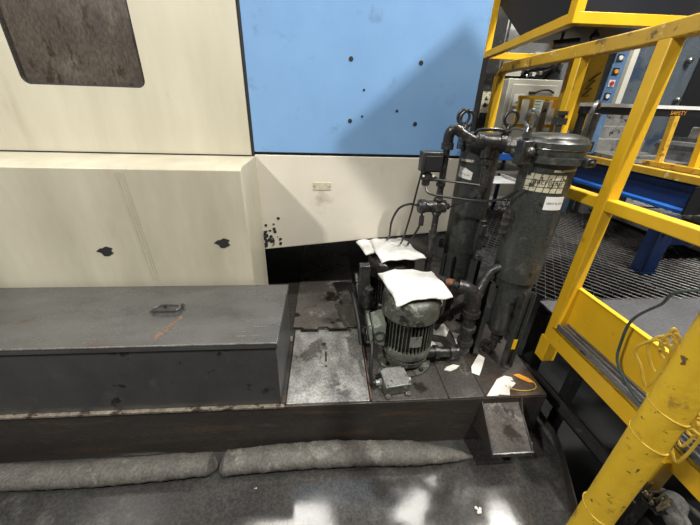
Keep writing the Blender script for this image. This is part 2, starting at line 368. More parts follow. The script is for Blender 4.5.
# rim bars lying behind the plate
tag(obj('plate_stop_bar', MB().tube([(-.19, 1.505, .312), (-.14, 1.505, .312), (-.13, 1.49, .312), (-.055, 1.49, .312), (-.045, 1.505, .312), (.01, 1.505, .312), (.02, 1.49, .312), (.12, 1.49, .312), (.13, 1.505, .312), (.185, 1.505, .312)], .0055, 8), M['iron']),
    'thin dark notched bar across the deck behind the worn plate', 'bar')

# ------------------------------------------------------------------ the long dark steel box on the tank
bx = thing('steel_box', 'long low dark steel box with a scratched lid on the tank', 'box', (-1.0, 1.2, .3))
obj('body', MB().box((-3.4, .982, .306), (-.199, 1.415, .645)), M['boxface'], bx, bevel=.003)
ld = obj('lid', MB().box((-3.4, .974, .645), (-.192, 1.424, .659)).box((-3.4, .974, .632), (-.192, .9785, .648)).box((-.1965, .974, .632), (-.192, 1.424, .648)), M['lidsteel'], bx, bevel=.0035)
obj('front_edge', MB().tube([(-3.4, .9755, .6575), (-.193, .9755, .6575)], .0035, 6), M['bright_edge'], ld)
hx, hy, hz = -.703, 1.207, .672
hp = [(hx - .058, hy - .012, hz), (hx - .048, hy - .024, hz), (hx + .035, hy - .024, hz), (hx + .052, hy - .012, hz), (hx + .052, hy + .012, hz), (hx + .038, hy + .022, hz), (hx - .03, hy + .024, hz), (hx - .042, hy + .018, hz)]
hd = obj('handle', MB().tube(smooth_path(hp + [hp[0]], 4)[:-1], .0058, 8, closed=True), M['shiny'], ld)
obj('hinge_lug', MB().cyl((hx + .05, hy + .018, .659), (hx + .062, hy + .022, .676), .008, 10).cyl((hx - .02, hy + .024, .659), (hx - .02, hy + .024, .672), .006, 8), M['iron'], hd)
obj('lid_scratches', MB().box((-.36, 1.02, .6589), (-.27, 1.023, .6594)).box((-.41, 1.05, .6589), (-.33, 1.052, .6594)).box((-.30, 1.08, .6589), (-.24, 1.0825, .6594)), M['bright_edge'], ld)['kind'] = 'stuff'
obj('rust_streak', MB().prism([(hx + .025, 1.02, .6590), (hx + .03, 1.06, .6590), (hx + .05, 1.10, .6590), (hx + .058, 1.14, .6590), (hx + .075, 1.17, .6590), (hx + .088, 1.15, .6590), (hx + .072, 1.11, .6590), (hx + .062, 1.06, .6590), (hx + .045, 1.0, .6590)], (0, 0, .0006)), mat('rust_film', (.20, .14, .11), (.13, .09, .07), 30, .5, metal=.3), ld)

# ------------------------------------------------------------------ absorbent socks on the floor
def sock(label, x0, x1, y, r, taper0, taper1, sd):
    random.seed(sd); seg = 22; n = int((x1 - x0) / .006); vs = []; fs = []
    for i in range(n + 1):
        t = i / n; x = x0 + (x1 - x0) * t
        e = min(1, (t * (x1 - x0) / taper0)) ** .5 if taper0 else 1; f = min(1, ((1 - t) * (x1 - x0) / taper1)) ** .6 if taper1 else 1
        rr = max(.006, r * e * f) * (1 + .03 * math.sin(x * 9 + sd) + .015 * math.sin(x * 23 + 1.7 * sd))
        yc = y + .012 * math.sin(x * 4.1 + sd) + (0.0 if not taper1 else -.02 * max(0, t - .8))
        for k in range(seg):
            a = 2 * PI * k / seg
            wr_ = 1 + .045 * abs(math.sin(x * 95 + 1.3 * math.sin(a + x * 17) + 2 * math.sin(x * 37))) + .02 * math.sin(x * 71 - 3 * a) + rnd(-.008, .008)
            dy = math.cos(a) * rr * 1.12 * wr_; dz = math.sin(a) * rr * .86 * wr_
            vs.append((x, yc + dy, max(.001, rr * .80 + dz)))
    for i in range(n):
        a, b = i * seg, (i + 1) * seg
        fs += [(a + k, a + (k + 1) % seg, b + (k + 1) % seg, b + k) for k in range(seg)]
    fs += [tuple(reversed(range(seg))), tuple(range(n * seg, (n + 1) * seg))]
    o = obj('absorbent_sock', MB().add(vs, fs, True), M['sock']); o.data.set_sharp_from_angle(angle=3.1)
    return tag(o, label, 'absorbent sock', 'absorbent socks along the tank')
sock('smooth grey oil sock at the left along the tank foot', -3.2, -.497, .895, .046, .0, .03, 3)
sock('wrinkled grey oil sock at the right, tapering under the bracket', -.488, .70, .90, .050, .035, .30, 8)
random.seed(11)

# ------------------------------------------------------------------ pump motors
def pump(cx, cy, label, detail=True, s=1.0):
    t = thing('pump_motor', label, 'motor', (cx, cy, .305), 'pump motors on the deck')
    c = (cx, cy, 0)
    obj('base_flange', MB().lathe(c, [(.135, .305), (.135, .322), (.09, .324), (.085, .345), (.115, .352), (.118, .378), (.10, .385)], 48), M['motor'], t)
    obj('end_bell', MB().lathe(c, [(.10, .385), (.124, .40), (.128, .418), (.122, .44), (.108, .452)], 48), M['motor'], t)
    fin = MB().lathe(c, [(.104, .448), (.104, .628)], 40)
    n = 44
    for k in range(n):
        a = 2 * PI * k / n
        if abs((a - PI * 1.0 + PI) % (2 * PI) - PI) < .38: continue
        p = Vector((cx + math.cos(a) * .113, cy + math.sin(a) * .113, .452)); q = p + Vector((0, 0, .165 if k % 3 else .155))
        fin.beam(p, q, .0042, .026, up=(math.cos(a), math.sin(a), 0))
    obj('finned_body', fin, M['motor'], t)
    obj('fan_cowl', MB().lathe(c, [(.126, .628), (.1385, .622), (.1385, .690), (.134, .712), (.118, .728), (.06, .735), (.058, .730), (.001, .730)], 56), M['motor'], t)
    gr = MB()
    for k in range(14): gr.box((cx - .05, cy - .05 + k * .0075, .735), (cx + .05, cy - .047 + k * .0075, .738))
    obj('air_grille', gr, M['black'], t)
    tb = obj('terminal_box', MB().prism([(cx - .125, cy - .075, .455), (cx - .175, cy - .075, .475), (cx - .190, cy - .075, .575), (cx - .125, cy - .075, .60)], (0, .125, 0)), M['palegreen'], t, bevel=.008)
    obj('box_cover', MB().prism([(cx - .180, cy - .080, .470), (cx - .196, cy - .080, .475), (cx - .210, cy - .080, .580), (cx - .194, cy - .080, .582)], (0, .137, 0)), M['palegreen'], tb, bevel=.006)
    obj('cover_ring', MB().ring((cx - .155, cy - .079, .525), .026, .004, axis=(0, 1, 0)), M['iron'], tb)
    for dy in (-.07, .045):
        for z in (.485, .58): obj('screw', MB().cyl((cx - .190, cy + dy, z), (cx - .214, cy + dy, z), .006, 8), M['shiny'], tb)
    for a in (-2.2, -1.0, .4, 2.4):
        x, y = cx + .121 * math.cos(a), cy + .121 * math.sin(a)
        obj('flange_bolt', MB().cyl((x, y, .322), (x, y, .337), .011, 6), M['iron'], t)
    obj('rating_plate', MB().add([(cx + .1235 * math.cos(a), cy + .1305 * math.sin(a), z) for z in (.50, .56) for a in (-1.75, -1.6, -1.45, -1.3)] + [(cx + .128 * math.cos(a), cy + .134 * math.sin(a), z) for z in (.50, .56) for a in (-1.75, -1.6, -1.45, -1.3)],
        [(8, 9, 13, 12), (9, 10, 14, 13), (10, 11, 15, 14), (0, 4, 5, 1), (1, 5, 6, 2), (2, 6, 7, 3)]), M['jlid'], t)
    return t
m1 = pump(.408, 1.235, 'green finned pump motor nearest the camera, beside the grey junction box')
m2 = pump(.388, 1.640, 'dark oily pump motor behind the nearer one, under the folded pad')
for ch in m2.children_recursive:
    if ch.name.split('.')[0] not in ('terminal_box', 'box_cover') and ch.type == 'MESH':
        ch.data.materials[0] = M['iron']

def pad(label, corners, z, sd, two=False):
    random.seed(sd); n = 26; vs = []; fs = []
    c = [Vector((x, y, 0)) for x, y in corners]
    ph = [rnd(0, 6) for _ in range(6)]
    def top(u, v):
        p = (c[0] * (1 - u) + c[1] * u) * (1 - v) + (c[3] * (1 - u) + c[2] * u) * v
        ctr = sum(c, Vector()) / 4; e = max(abs(u - .5), abs(v - .5)) * 2
        p = p + Vector((math.sin(v * 9 + ph[0]), math.sin(u * 8 + ph[1]), 0)) * .004 * e
        d = max(0, (p - ctr).length - .10)
        zz = z - 1.0 * d * d + .005 * math.sin(u * 7 + ph[2]) * math.sin(v * 6 + ph[3]) + .003 * math.sin(u * 17 + v * 13 + ph[4])
        th = .012 * (1 - max(0, (e - .86) / .14) ** 2)
        return p, zz, th
    for side in (1, -1):
        for j in range(n + 1):
            for i in range(n + 1):
                p, zz, th = top(i / n, j / n); vs.append((p.x, p.y, zz + side * max(th, .002) + (rnd(-.0008, .0008) if side > 0 else 0)))
    N2 = (n + 1) ** 2; idx = lambda i, j: j * (n + 1) + i
    for j in range(n):
        for i in range(n):
            q = (idx(i, j), idx(i + 1, j), idx(i + 1, j + 1), idx(i, j + 1)); fs.append(q); fs.append(tuple(N2 + a for a in reversed(q)))
    bd = [idx(i, 0) for i in range(n)] + [idx(n, j) for j in range(n)] + [idx(i, n) for i in range(n, 0, -1)] + [idx(0, j) for j in range(n, 0, -1)]
    for a, b in zip(bd, bd[1:] + bd[:1]): fs.append((b, a, N2 + a, N2 + b))
    return MB().add(vs, fs, True)
o = obj('absorbent_pad', pad('', [(.262, 1.395), (.545, 1.385), (.572, 1.150), (.302, 1.098)], .752, 1), M['pad']); o.data.set_sharp_from_angle(angle=3.1)
tag(o, 'white fluffy absorbent pad covering the nearest motor', 'absorbent pad', 'white pads on the motors')
o = obj('absorbent_pad', pad('', [(.265, 1.745), (.47, 1.765), (.545, 1.500), (.29, 1.455)], .775, 2), M['pad']); o.data.set_sharp_from_angle(angle=3.1)
tag(o, 'white absorbent pad on the rear motor, upper of the two overlapping', 'absorbent pad', 'white pads on the motors')
o = obj('absorbent_pad', pad('', [(.19, 1.775), (.44, 1.785), (.49, 1.65), (.225, 1.58)], .757, 5), M['pad']); o.data.set_sharp_from_angle(angle=3.1)
tag(o, 'white absorbent pad at the back, lower one sticking out left of the rear motor', 'absorbent pad', 'white pads on the motors')
random.seed(21)

# grey junction box in front of the near motor
R_ = Matrix.Translation((.322, 1.058, 0)) @ Matrix.Rotation(math.radians(8), 4, 'Z')
jb = thing('junction_box', 'grey cast junction box on the deck in front of the nearest motor', 'junction box', (.322, 1.058, .305))
obj('body', MB().box((-.062, -.052, .306), (.062, .052, .358), T=R_), M['motor'], jb, bevel=.008)
jl = obj('lid', MB().box((-.058, -.056, .358), (.062, .060, .368), T=R_), M['jlid'], jb, bevel=.003)
for a, b in ((-.05, -.048), (.054, -.048), (.054, .052), (-.05, .052)):
    p = R_ @ Vector((a, b, .368)); obj('screw', MB().cyl(p, p + Vector((0, 0, .003)), .005, 8), M['shiny'], jl)

for a, b in ((-.05, -.062), (.05, -.062), (-.066, 0), (.066, .02)):
    p = R_ @ Vector((a, b, .306)); obj('mounting_lug', MB().cyl(p, p + Vector((0, 0, .012)), .013, 12), M['motor'], jb)
obj('cable_gland', MB().tube([R_ @ Vector((-.062, .01, .332)), R_ @ Vector((-.09, .01, .332))], .014, 12).tube([R_ @ Vector((-.062, .01, .332)), R_ @ Vector((-.07, .01, .332))], .018, 6), M['jlid'], jb)
obj('cable_gland', MB().tube([R_ @ Vector((.062, .0, .334)), R_ @ Vector((.08, .0, .334))], .014, 12), M['jlid'], jb)
cable('conduit', 'black flexible conduit looping from junction box up to the motor', [(.228, 1.053, .332), (.212, 1.06, .345), (.208, 1.08, .39), (.215, 1.12, .44), (.222, 1.165, .478)], .0105, M['cable'], cat='conduit')

# conduits and pipes by the left of the rear pump
cable('pump_hose', 'upper of two black hoses running beside the rear motor', [(.185, 1.86, .34), (.150, 1.68, .47), (.158, 1.52, .52), (.180, 1.40, .43), (.19, 1.31, .345)], .013, M['cable'], cat='hose')
cable('pump_hose', 'lower black hose lying on the deck left of the motors', [(.235, 1.90, .34), (.228, 1.66, .40), (.222, 1.48, .40), (.226, 1.40, .37), (.235, 1.35, .32)], .011, M['cable'], cat='hose')
pk = thing('pressure_switch', 'dark upright fitting on a stand pipe left of the rear motor', 'switch', (.215, 1.46, .305))
obj('stand_pipe', MB().cyl((.232, 1.43, .305), (.232, 1.43, .58), .014, 12), M['iron'], pk)
obj('switch_body', MB().lathe((.232, 1.43, 0), [(.018, .50), (.026, .51), (.026, .56), (.018, .57), (.018, .60), (.024, .605), (.024, .625), (.01, .632)], 16), M['iron'], pk)
obj('back_plate', MB().box((.185, 1.495, .306), (.245, 1.545, .725)), M['iron'], pk, bevel=.006)

# ------------------------------------------------------------------ bag filters
def eyenut(p, lean, R=.026, r=.0075, ax=(0, 1, 0)):
    p = Vector(p); l = Vector(lean)
    return (MB().cyl(p - Vector((0, 0, .05)), p + l * .02, .009, 10).lathe(p - Vector((0, 0, .022)), [(.016, 0), (.016, .016)], 6).lathe(p, [(.015, 0), (.011, .016), (.008, .022)], 12)
            .ring(p + l * .045, R, r, axis=ax, sx=1, sy=1.15))
def bag_filter(cx, cy, r, label, legs, lower=.97, zbot=.50, ztop=1.335, eyes=(), front=False):
    t = thing('bag_filter', label, 'filter housing', (cx, cy, .303), 'bag filter housings on the tank')
    c = (cx, cy, 0); rl = r * lower
    obj('vessel', MB().lathe(c, [(.02, zbot - .07), (.045, zbot - .065), (rl * .7, zbot - .035), (rl, zbot), (rl, zbot + .26), (rl + .003, zbot + .263), (rl + .003, zbot + .275), (r, zbot + .278), (r, ztop - .03)], 56), M['filter'], t)
    fl = obj('flange', MB().lathe(c, [(r, ztop - .03), (r + .016, ztop - .028), (r + .018, ztop - .002), (r, ztop)], 56), M['filter'], t)
    lid = obj('lid', MB().lathe(c, [(r + .002, ztop), (r + .021, ztop + .002), (r + .022, ztop + .022), (r + .012, ztop + .028), (r + .008, ztop + .040), (r - .004, ztop + .046), (r * .7, ztop + .052), (.004, ztop + .056)], 56), M['filter'], t)
    obj('gasket_ring', MB().ring((cx, cy, ztop), r + .017, .004, axis=(0, 0, 1), seg=48), M['shiny'], lid)
    st = MB()
    for a in legs:
        d = Vector((math.cos(a), math.sin(a), 0)); s_ = Vector((-d.y, d.x, 0))
        g = MB(); p0 = Vector(c) + d * (r + .012)
        g.beam(p0 + Vector((0, 0, .308)), p0 + Vector((0, 0, zbot + .25)), .05, .006, up=d)
        g.beam(p0 - s_ * .024 + d * .012 + Vector((0, 0, .308)), p0 - s_ * .024 + d * .012 + Vector((0, 0, zbot + .25)), .006, .028, up=d)
        g.beam(p0 + s_ * .024 + d * .012 + Vector((0, 0, .308)), p0 + s_ * .024 + d * .012 + Vector((0, 0, zbot + .25)), .006, .028, up=d)
        g.beam(Vector(c) + d * (r - .01) + Vector((0, 0, zbot + .12)), p0 + Vector((0, 0, zbot + .12)), .04, .20)
        lg = obj('leg', g, M['filter'], t)
        obj('foot_plate', MB().lathe(p0, [(.042, .303), (.042, .311)], 4), M['filter'], lg)
    obj('drain_pipe', MB().tube([(cx, cy, zbot - .06), (cx, cy, zbot - .13), (cx - .01, cy - .01, zbot - .165), (cx - .05, cy - .03, zbot - .175)], .018, 12).lathe((cx, cy, zbot - .12), [(.026, 0), (.026, .03)], 8), M['iron'], t)
    for p, l, R in eyes:
        obj('eye_nut', eyenut(p, l, R, ax=(1, .25, 0) if front else (.25, 1, 0)), M['shiny'] if front else M['iron'], t)
    return t
F1 = (.928, 1.290); FR = .103
f1 = bag_filter(F1[0], F1[1], FR, 'large dark bag filter housing nearest the yellow railing, with two labels', (math.radians(-86), math.radians(188), math.radians(50)), lower=.86, ztop=1.372,
                eyes=(((.775, 1.245, 1.43), (.0, .0, 1), .026),), front=True)
f2 = bag_filter(.800, 1.655, .096, 'slimmer dark bag filter housing standing behind, against the blue panel', (math.radians(-140), math.radians(-55), math.radians(90)),
                ztop=1.345, eyes=(((.680, 1.60, 1.415), (-.05, 0, 1), .030), ((.70, 1.70, 1.42), (0, 0, 1), .028), ((.905, 1.62, 1.42), (.05, 0, 1), .030)))
obj('clamp_band', MB().lathe((F1[0], F1[1], 0), [(FR, 1.318), (.131, 1.320), (.131, 1.344), (FR, 1.345)], 56), M['filter'], f1)
obj('clamp_bolt', MB().box((.975, 1.150, 1.315), (1.020, 1.185, 1.348)).cyl((.997, 1.168, 1.331), (.997, 1.138, 1.331), .009, 10), M['iron'], f1, bevel=.006)
obj('band_latch', MB().box((.755, 1.215, 1.31), (.80, 1.27, 1.40)).cyl((.775, 1.245, 1.29), (.775, 1.245, 1.42), .011, 10).ball((.785, 1.215, 1.36), .02), M['iron'], f1, bevel=.005)
dv = obj('lifting_arm', MB().cyl((1.062, 1.30, 1.33), (1.075, 1.31, 1.50), .021, 14).box((1.03, 1.27, 1.36), (1.085, 1.33, 1.40)).box((1.02, 1.275, 1.30), (1.065, 1.32, 1.36)), M['iron'], f1, bevel=.004)
obj('arm_hook', MB().tube(smooth_path([(1.025, 1.27, 1.39), (1.025, 1.27, 1.48), (1.033, 1.275, 1.52), (1.052, 1.285, 1.54), (1.072, 1.30, 1.52)], 5), .0085, 8), M['shiny'], dv)
obj('lid_valve', MB().cyl((.945, 1.32, 1.42), (.945, 1.32, 1.49), .013, 12).box((.925, 1.305, 1.455), (.965, 1.335, 1.48)).cyl((.945, 1.32, 1.49), (.945, 1.32, 1.505), .02, 8), M['iron'], f1)
# clamp/eye bolts of the rear lid
for a in (200, 250, 300, 350, 40, 90, 140):
    a = math.radians(a); x, y = .800 + .116 * math.cos(a), 1.655 + .116 * math.sin(a)
    obj('lid_bolt', MB().cyl((x, y, 1.31), (x, y, 1.385), .009, 8).lathe((x, y, 1.367), [(.016, 0), (.016, .014)], 6), M['iron'], f2)
obj('lid_handle', MB().tube(smooth_path([(.73, 1.60, 1.39), (.74, 1.585, 1.412), (.80, 1.57, 1.418), (.86, 1.575, 1.412), (.87, 1.59, 1.39)], 4), .008, 8), M['iron'], f2)
obj('bail_wire', MB().tube(smooth_path([(.86, 1.60, 1.395), (.90, 1.55, 1.425), (.935, 1.52, 1.41), (.94, 1.52, 1.36)], 5), .004, 6), M['shiny'], f2)

# labels wrapped on the vessels
def wrap(cx, cy, r, a0, zc, tilt=0):
    ct, st_ = math.cos(tilt), math.sin(tilt)
    def fn(x, y, dr=0.0):
        X = x * ct - y * st_; Z = x * st_ + y * ct; a = a0 + X / r
        return (cx + (r + dr) * math.cos(a), cy + (r + dr) * math.sin(a), zc + Z)
    return fn
def patch(fn, w, h, dr, nx=14, cut=None):
    vs = []; fs = []
    for d in (dr, dr - .0012):
        for j in (0, 1):
            for i in range(nx + 1): 
                x = -w / 2 + w * i / nx; y = (-h / 2, h / 2)[j]
                if cut: x, y = cut(x, y)
                vs.append(fn(x, y, d))
    n = nx + 1
    for i in range(nx): fs += [(i, i + 1, n + i + 1, n + i), (2 * n + i, 3 * n + i, 3 * n + i + 1, 2 * n + i + 1), (i, 2 * n + i, 2 * n + i + 1, i + 1), (n + i, n + i + 1, 3 * n + i + 1, 3 * n + i)]
    fs += [(0, n, 3 * n, 2 * n), (nx, 2 * n + nx, 3 * n + nx, n + nx)]
    return MB().add(vs, fs)
fa = wrap(F1[0], F1[1], FR, math.radians(-121), 1.243, 0)
lb = obj('worn_label', patch(fa, .150, .070, .0014), M['greasylabel'], f1)
lb['label'] = 'worn yellowed label crossed by dark scratches'
gl = MB()
for k, x in enumerate((-.048, -.022, .004, .028, .052)):
    fb = wrap(F1[0], F1[1], FR, math.radians(-121), 1.243, 0)
    gl.add(*[(lambda a: a)(v) for v in (patch(lambda u, v, d, x=x: fb(x + u + v * .15, v, d), .0028, .070, .002, 1).v, patch(fb, .1, .1, 0, 1).f)])
for z in (.012, -.015): gl.add(patch(lambda u, v, d, z=z: fa(u, z + v + u * .04, d), .150, .0028, .002, 14).v, patch(fa, .15, .1, 0, 14).f)
obj('label_scratches', gl, M['ink'], lb)
obj('label_lettering', text_mb('micropur', .030, lambda x, y: fa(x + .012, y + .004, .0026)), M['ink'], lb)
fc = wrap(F1[0], F1[1], FR, math.radians(-88), 1.166, 0)
lb = obj('white_label', patch(fc, .080, .055, .0016), M['white'], f1); lb['label'] = 'clean white label with small dark print'
obj('label_lettering', text_mb('VENT IS ON', .0125, lambda x, y: fc(x, y, .0024)), M['ink'], lb)
fd = wrap(F1[0], F1[1], FR, math.radians(-78), 1.296, 0)
lb = obj('masking_tape', patch(lambda u, v, d: fd(u, v + u * .05, d), .115, .009, .0016), M['greasylabel'], f1)
fe = wrap(.800, 1.655, .096, math.radians(-148), 1.205, -.08)
lb = obj('torn_label', patch(lambda u, v, d: fe(u, v - (.014 * max(0, u / .04) if v > 0 else 0), d), .082, .052, .0016), M['white'], f2)
obj('label_lettering', text_mb('VENT IS ON', .0115, lambda x, y: fe(x - .002, y - .006, .0024)), M['ink'], lb)
fg = wrap(.800, 1.655, .096, math.radians(-150), 1.268, 0)
obj('yellow_tag', patch(fg, .078, .012, .002), M['greasylabel'], f2)
obj('tag_band', patch(lambda u, v, d: fg(u, v - .014, d), .12, .014, .001), M['ink'], f2)
# lug welded on the rear vessel's front and its latch bracket
obj('latch_bracket', MB().box((.825, 1.535, .80), (.868, 1.565, .97)).box((.832, 1.52, .89), (.862, 1.54, .95)), M['filter'], f2, bevel=.004)
# foot scuffs: yellow paint
obj('paint_mark', MB().box((.925, 1.148, .43), (.945, 1.151, .49)), M['yellow'], f1)

# small nipple and drain tap on near filter's left side
sv = thing('side_valve', 'small tap sticking out of the near filter toward the rear one', 'valve', (.80, 1.25, 1.05))
obj('valve_stem', MB().cyl((.815, 1.262, 1.075), (.775, 1.255, 1.075), .011, 10).cyl((.79, 1.257, 1.02), (.79, 1.257, 1.13), .014, 10).cyl((.79, 1.257, .99), (.79, 1.257, 1.02), .008, 8), M['iron'], sv)
obj('valve_lever', MB().beam((.79, 1.257, 1.13), (.75, 1.24, 1.145), .012, .005), M['shiny'], sv)
for z in (1.015, 1.05, 1.085): obj('hex_nut', MB().lathe((.79, 1.257, z), [(.02, 0), (.02, .012)], 6), M['shiny'], sv)

# ------------------------------------------------------------------ piping
pp = thing('filter_pipework', 'dark iron pipework linking the pumps to both filters', 'pipework', (.576, 1.55, .303))
obj('riser_pipe', MB().cyl((.578, 1.55, .303), (.583, 1.55, 1.36), .0165, 16), M['iron'], pp)
obj('elbow', MB().tube(smooth_path([(.583, 1.55, 1.345), (.583, 1.55, 1.385), (.590, 1.545, 1.408), (.612, 1.54, 1.413), (.632, 1.535, 1.405)], 5), .024, 14).lathe((.583, 1.55, 1.325), [(.029, 0), (.029, .03)], 16), M['iron'], pp)
obj('header_pipe', MB().tube([(.625, 1.536, 1.406), (.69, 1.51, 1.372), (.705, 1.505, 1.366)], .020, 14), M['iron'], pp)
obj('tee', MB().cyl((.695, 1.51, 1.366), (.835, 1.46, 1.362), .029, 18).lathe((.71, 1.505, 1.366), [(.036, 0), (.036, .022)], 18, axis=(.94, -.33, 0)).lathe((.80, 1.473, 1.363), [(.036, 0), (.036, .022)], 18, axis=(.94, -.33, 0)).cyl((.752, 1.49, 1.364), (.756, 1.488, 1.30), .027, 16), M['iron'], pp)
obj('union', MB().lathe((.835, 1.46, 1.362), [(.033, -.012), (.038, -.01), (.038, .012), (.033, .014), (.033, .03), (.038, .032), (.038, .052), (.030, .055)], 8, axis=(.75, -.66, 0)), M['iron'], pp)
obj('inlet_pipe', MB().cyl((.84, 1.456, 1.360), (.892, 1.385, 1.285), .024, 16), M['iron'], pp)
obj('blue_handle', MB().ball((.858, 1.425, 1.375), .015), M['bluebeam'], pp)
obj('drop_pipe', MB().tube(smooth_path([(.756, 1.488, 1.30), (.757, 1.47, 1.22), (.758, 1.462, 1.15), (.765, 1.475, 1.115), (.785, 1.52, 1.105), (.80, 1.56, 1.105)], 5), .0185, 14).lathe((.757, 1.475, 1.27), [(.025, 0), (.025, .022)], 14).lathe((.758, 1.463, 1.15), [(.024, 0), (.024, .022)], 14), M['iron'], pp)
vv = obj('valve_body', MB().lathe((.580, 1.548, 1.0), [(.022, 0), (.026, .012), (.022, .02), (.034, .028), (.036, .062), (.022, .07), (.026, .078), (.022, .09)], 18).cyl((.51, 1.545, 1.046), (.62, 1.545, 1.046), .030, 20).lathe((.62, 1.545, 1.046), [(.034, -.012), (.034, .0), (.016, .006), (.016, .02)], 8, axis=(1, 0, 0)), M['iron'], pp)
obj('valve_actuator', MB().lathe((.515, 1.545, 1.046), [(.033, 0), (.036, -.006), (.036, -.03), (.03, -.038)], 18, axis=(1, 0, 0)), M['black'], vv)
for z in (.76, .88, 1.15): obj('pipe_collar', MB().lathe((.5795, 1.55, z), [(.023, 0), (.023, .025)], 12), M['iron'], pp)
swb = obj('pressure_gauge_box', MB().box((.455, 1.50, 1.225), (.555, 1.56, 1.318)), M['black'], pp, bevel=.005)
obj('gauge_cover', MB().box((.470, 1.494, 1.232), (.548, 1.501, 1.300)), M['dark'], swb, bevel=.002)
obj('gauge_fitting', MB().lathe((.495, 1.53, 1.155), [(.012, 0), (.02, .005), (.02, .03), (.026, .032), (.026, .06), (.018, .062), (.018, .07)], 12).box((.475, 1.515, 1.18), (.545, 1.545, 1.20)), M['iron'], swb)
obj('warning_lamp', MB().ball((.475, 1.513, 1.205), .006).ball((.525, 1.513, 1.205), .006), M['white'], swb)
# impulse tubes
obj('impulse_tube', MB().tube(smooth_path([(.535, 1.52, 1.19), (.60, 1.50, 1.185), (.68, 1.48, 1.18), (.755, 1.46, 1.175)], 5), .0055, 6), M['cable'], pp)
obj('impulse_tube', MB().tube(smooth_path([(.495, 1.52, 1.165), (.497, 1.50, 1.135), (.53, 1.48, 1.122), (.64, 1.44, 1.115), (.73, 1.39, 1.118), (.775, 1.30, 1.155), (.80, 1.24, 1.21)], 6), .006, 6), M['cable'], pp)
obj('impulse_tube', MB().tube(smooth_path([(.62, 1.535, 1.045), (.64, 1.50, 1.06), (.68, 1.46, 1.095), (.74, 1.42, 1.12)], 6), .005, 6), M['cable'], pp)
# pump outlet: lower big pipes
lp = thing('pump_outlet_pipe', 'fat oily elbow pipe rising from the nearest motor toward the near filter', 'pipe', (.70, 1.22, .303))
obj('lower_run', MB().tube([(.50, 1.215, .365), (.665, 1.215, .365)], .028, 18).lathe((.56, 1.215, .365), [(.037, 0), (.037, .02)], 12, axis=(1, 0, 0)), M['iron'], lp)
obj('lower_elbow', MB().tube(smooth_path([(.655, 1.215, .365), (.69, 1.215, .368), (.712, 1.216, .392), (.714, 1.217, .43)], 6), .033, 18).lathe((.714, 1.217, .42), [(.040, 0), (.040, .024)], 18).lathe((.640, 1.215, .365), [(.040, 0), (.040, .024)], 18, axis=(1, 0, 0)), M['iron'], lp)
obj('riser', MB().cyl((.714, 1.217, .43), (.712, 1.22, .62), .028, 18).lathe((.713, 1.218, .50), [(.030, 0), (.037, .003), (.037, .028), (.030, .031)], 18), M['iron'], lp)
obj('upper_elbow', MB().tube(smooth_path([(.712, 1.22, .61), (.712, 1.222, .67), (.700, 1.228, .712), (.668, 1.238, .738), (.635, 1.25, .742)], 6), .034, 18).lathe((.712, 1.22, .595), [(.042, 0), (.042, .026)], 18), M['iron'], lp)
obj('upper_run', MB().tube([(.64, 1.249, .742), (.60, 1.30, .735), (.58, 1.36, .72)], .019, 14), M['iron'], lp)
obj('rusty_nipple', MB().cyl((.622, 1.275, .741), (.60, 1.30, .735), .0205, 14), mat('orange_rust', (.26, .11, .055), (.2, .08, .04), 30, .5), lp)
obj('cross_pipe', MB().tube(smooth_path([(.72, 1.24, .66), (.76, 1.27, .72), (.80, 1.285, .80), (.84, 1.275, .83)], 6), .021, 12).lathe((.74, 1.255, .69), [(.029, -.012), (.029, .014)], 12, axis=(.5, .35, .8)), M['iron'], lp)
obj('flow_tee', MB().cyl((.66, 1.33, .52), (.60, 1.36, .43), .021, 12).cyl((.66, 1.33, .52), (.725, 1.30, .60), .021, 12).cyl((.60, 1.36, .43), (.57, 1.46, .36), .018, 12).lathe((.655, 1.33, .51), [(.030, -.015), (.030, .015)], 12, axis=(.6, 0, .8)).lathe((.60, 1.36, .43), [(.030, -.015), (.030, .015)], 12, axis=(.6, 0, .8)), M['iron'], lp)
obj('hand_wheel', MB().ring((.60, 1.395, .56), .038, .007, axis=(.3, -.6, .8)).cyl((.60, 1.395, .56), (.62, 1.36, .50), .008, 8).beam((.565, 1.395, .573), (.635, 1.395, .547), .008, .006), M['iron'], lp)

# cables hanging from gauge and valve down behind the pads
cable('signal_cable', 'thin black cable hanging straight from the gauge box', [(.47, 1.53, 1.226), (.455, 1.52, 1.15), (.44, 1.535, 1.0), (.43, 1.57, .88), (.435, 1.64, .80), (.45, 1.78, .70), (.46, 1.80, .34)], .005, M['cable'])
cable('signal_cable', 'thin black cable arching from the valve actuator to the left', [(.478, 1.545, 1.05), (.43, 1.55, 1.055), (.385, 1.58, 1.02), (.365, 1.63, .93), (.37, 1.68, .82), (.372, 1.82, .7), (.38, 1.84, .33)], .006, M['cable'])
cable('signal_cable', 'thin black cable with a plug dropping under the valve actuator', [(.50, 1.54, 1.012), (.503, 1.54, .975), (.495, 1.54, .935), (.475, 1.56, .87), (.47, 1.62, .80), (.50, 1.70, .74), (.51, 1.78, .33)], .006, M['cable'])
tag(obj('cable_plug', MB().cyl((.503, 1.54, .945), (.503, 1.54, .995), .013, 10), M['black']), 'black cable plug hanging below the valve actuator', 'plug')
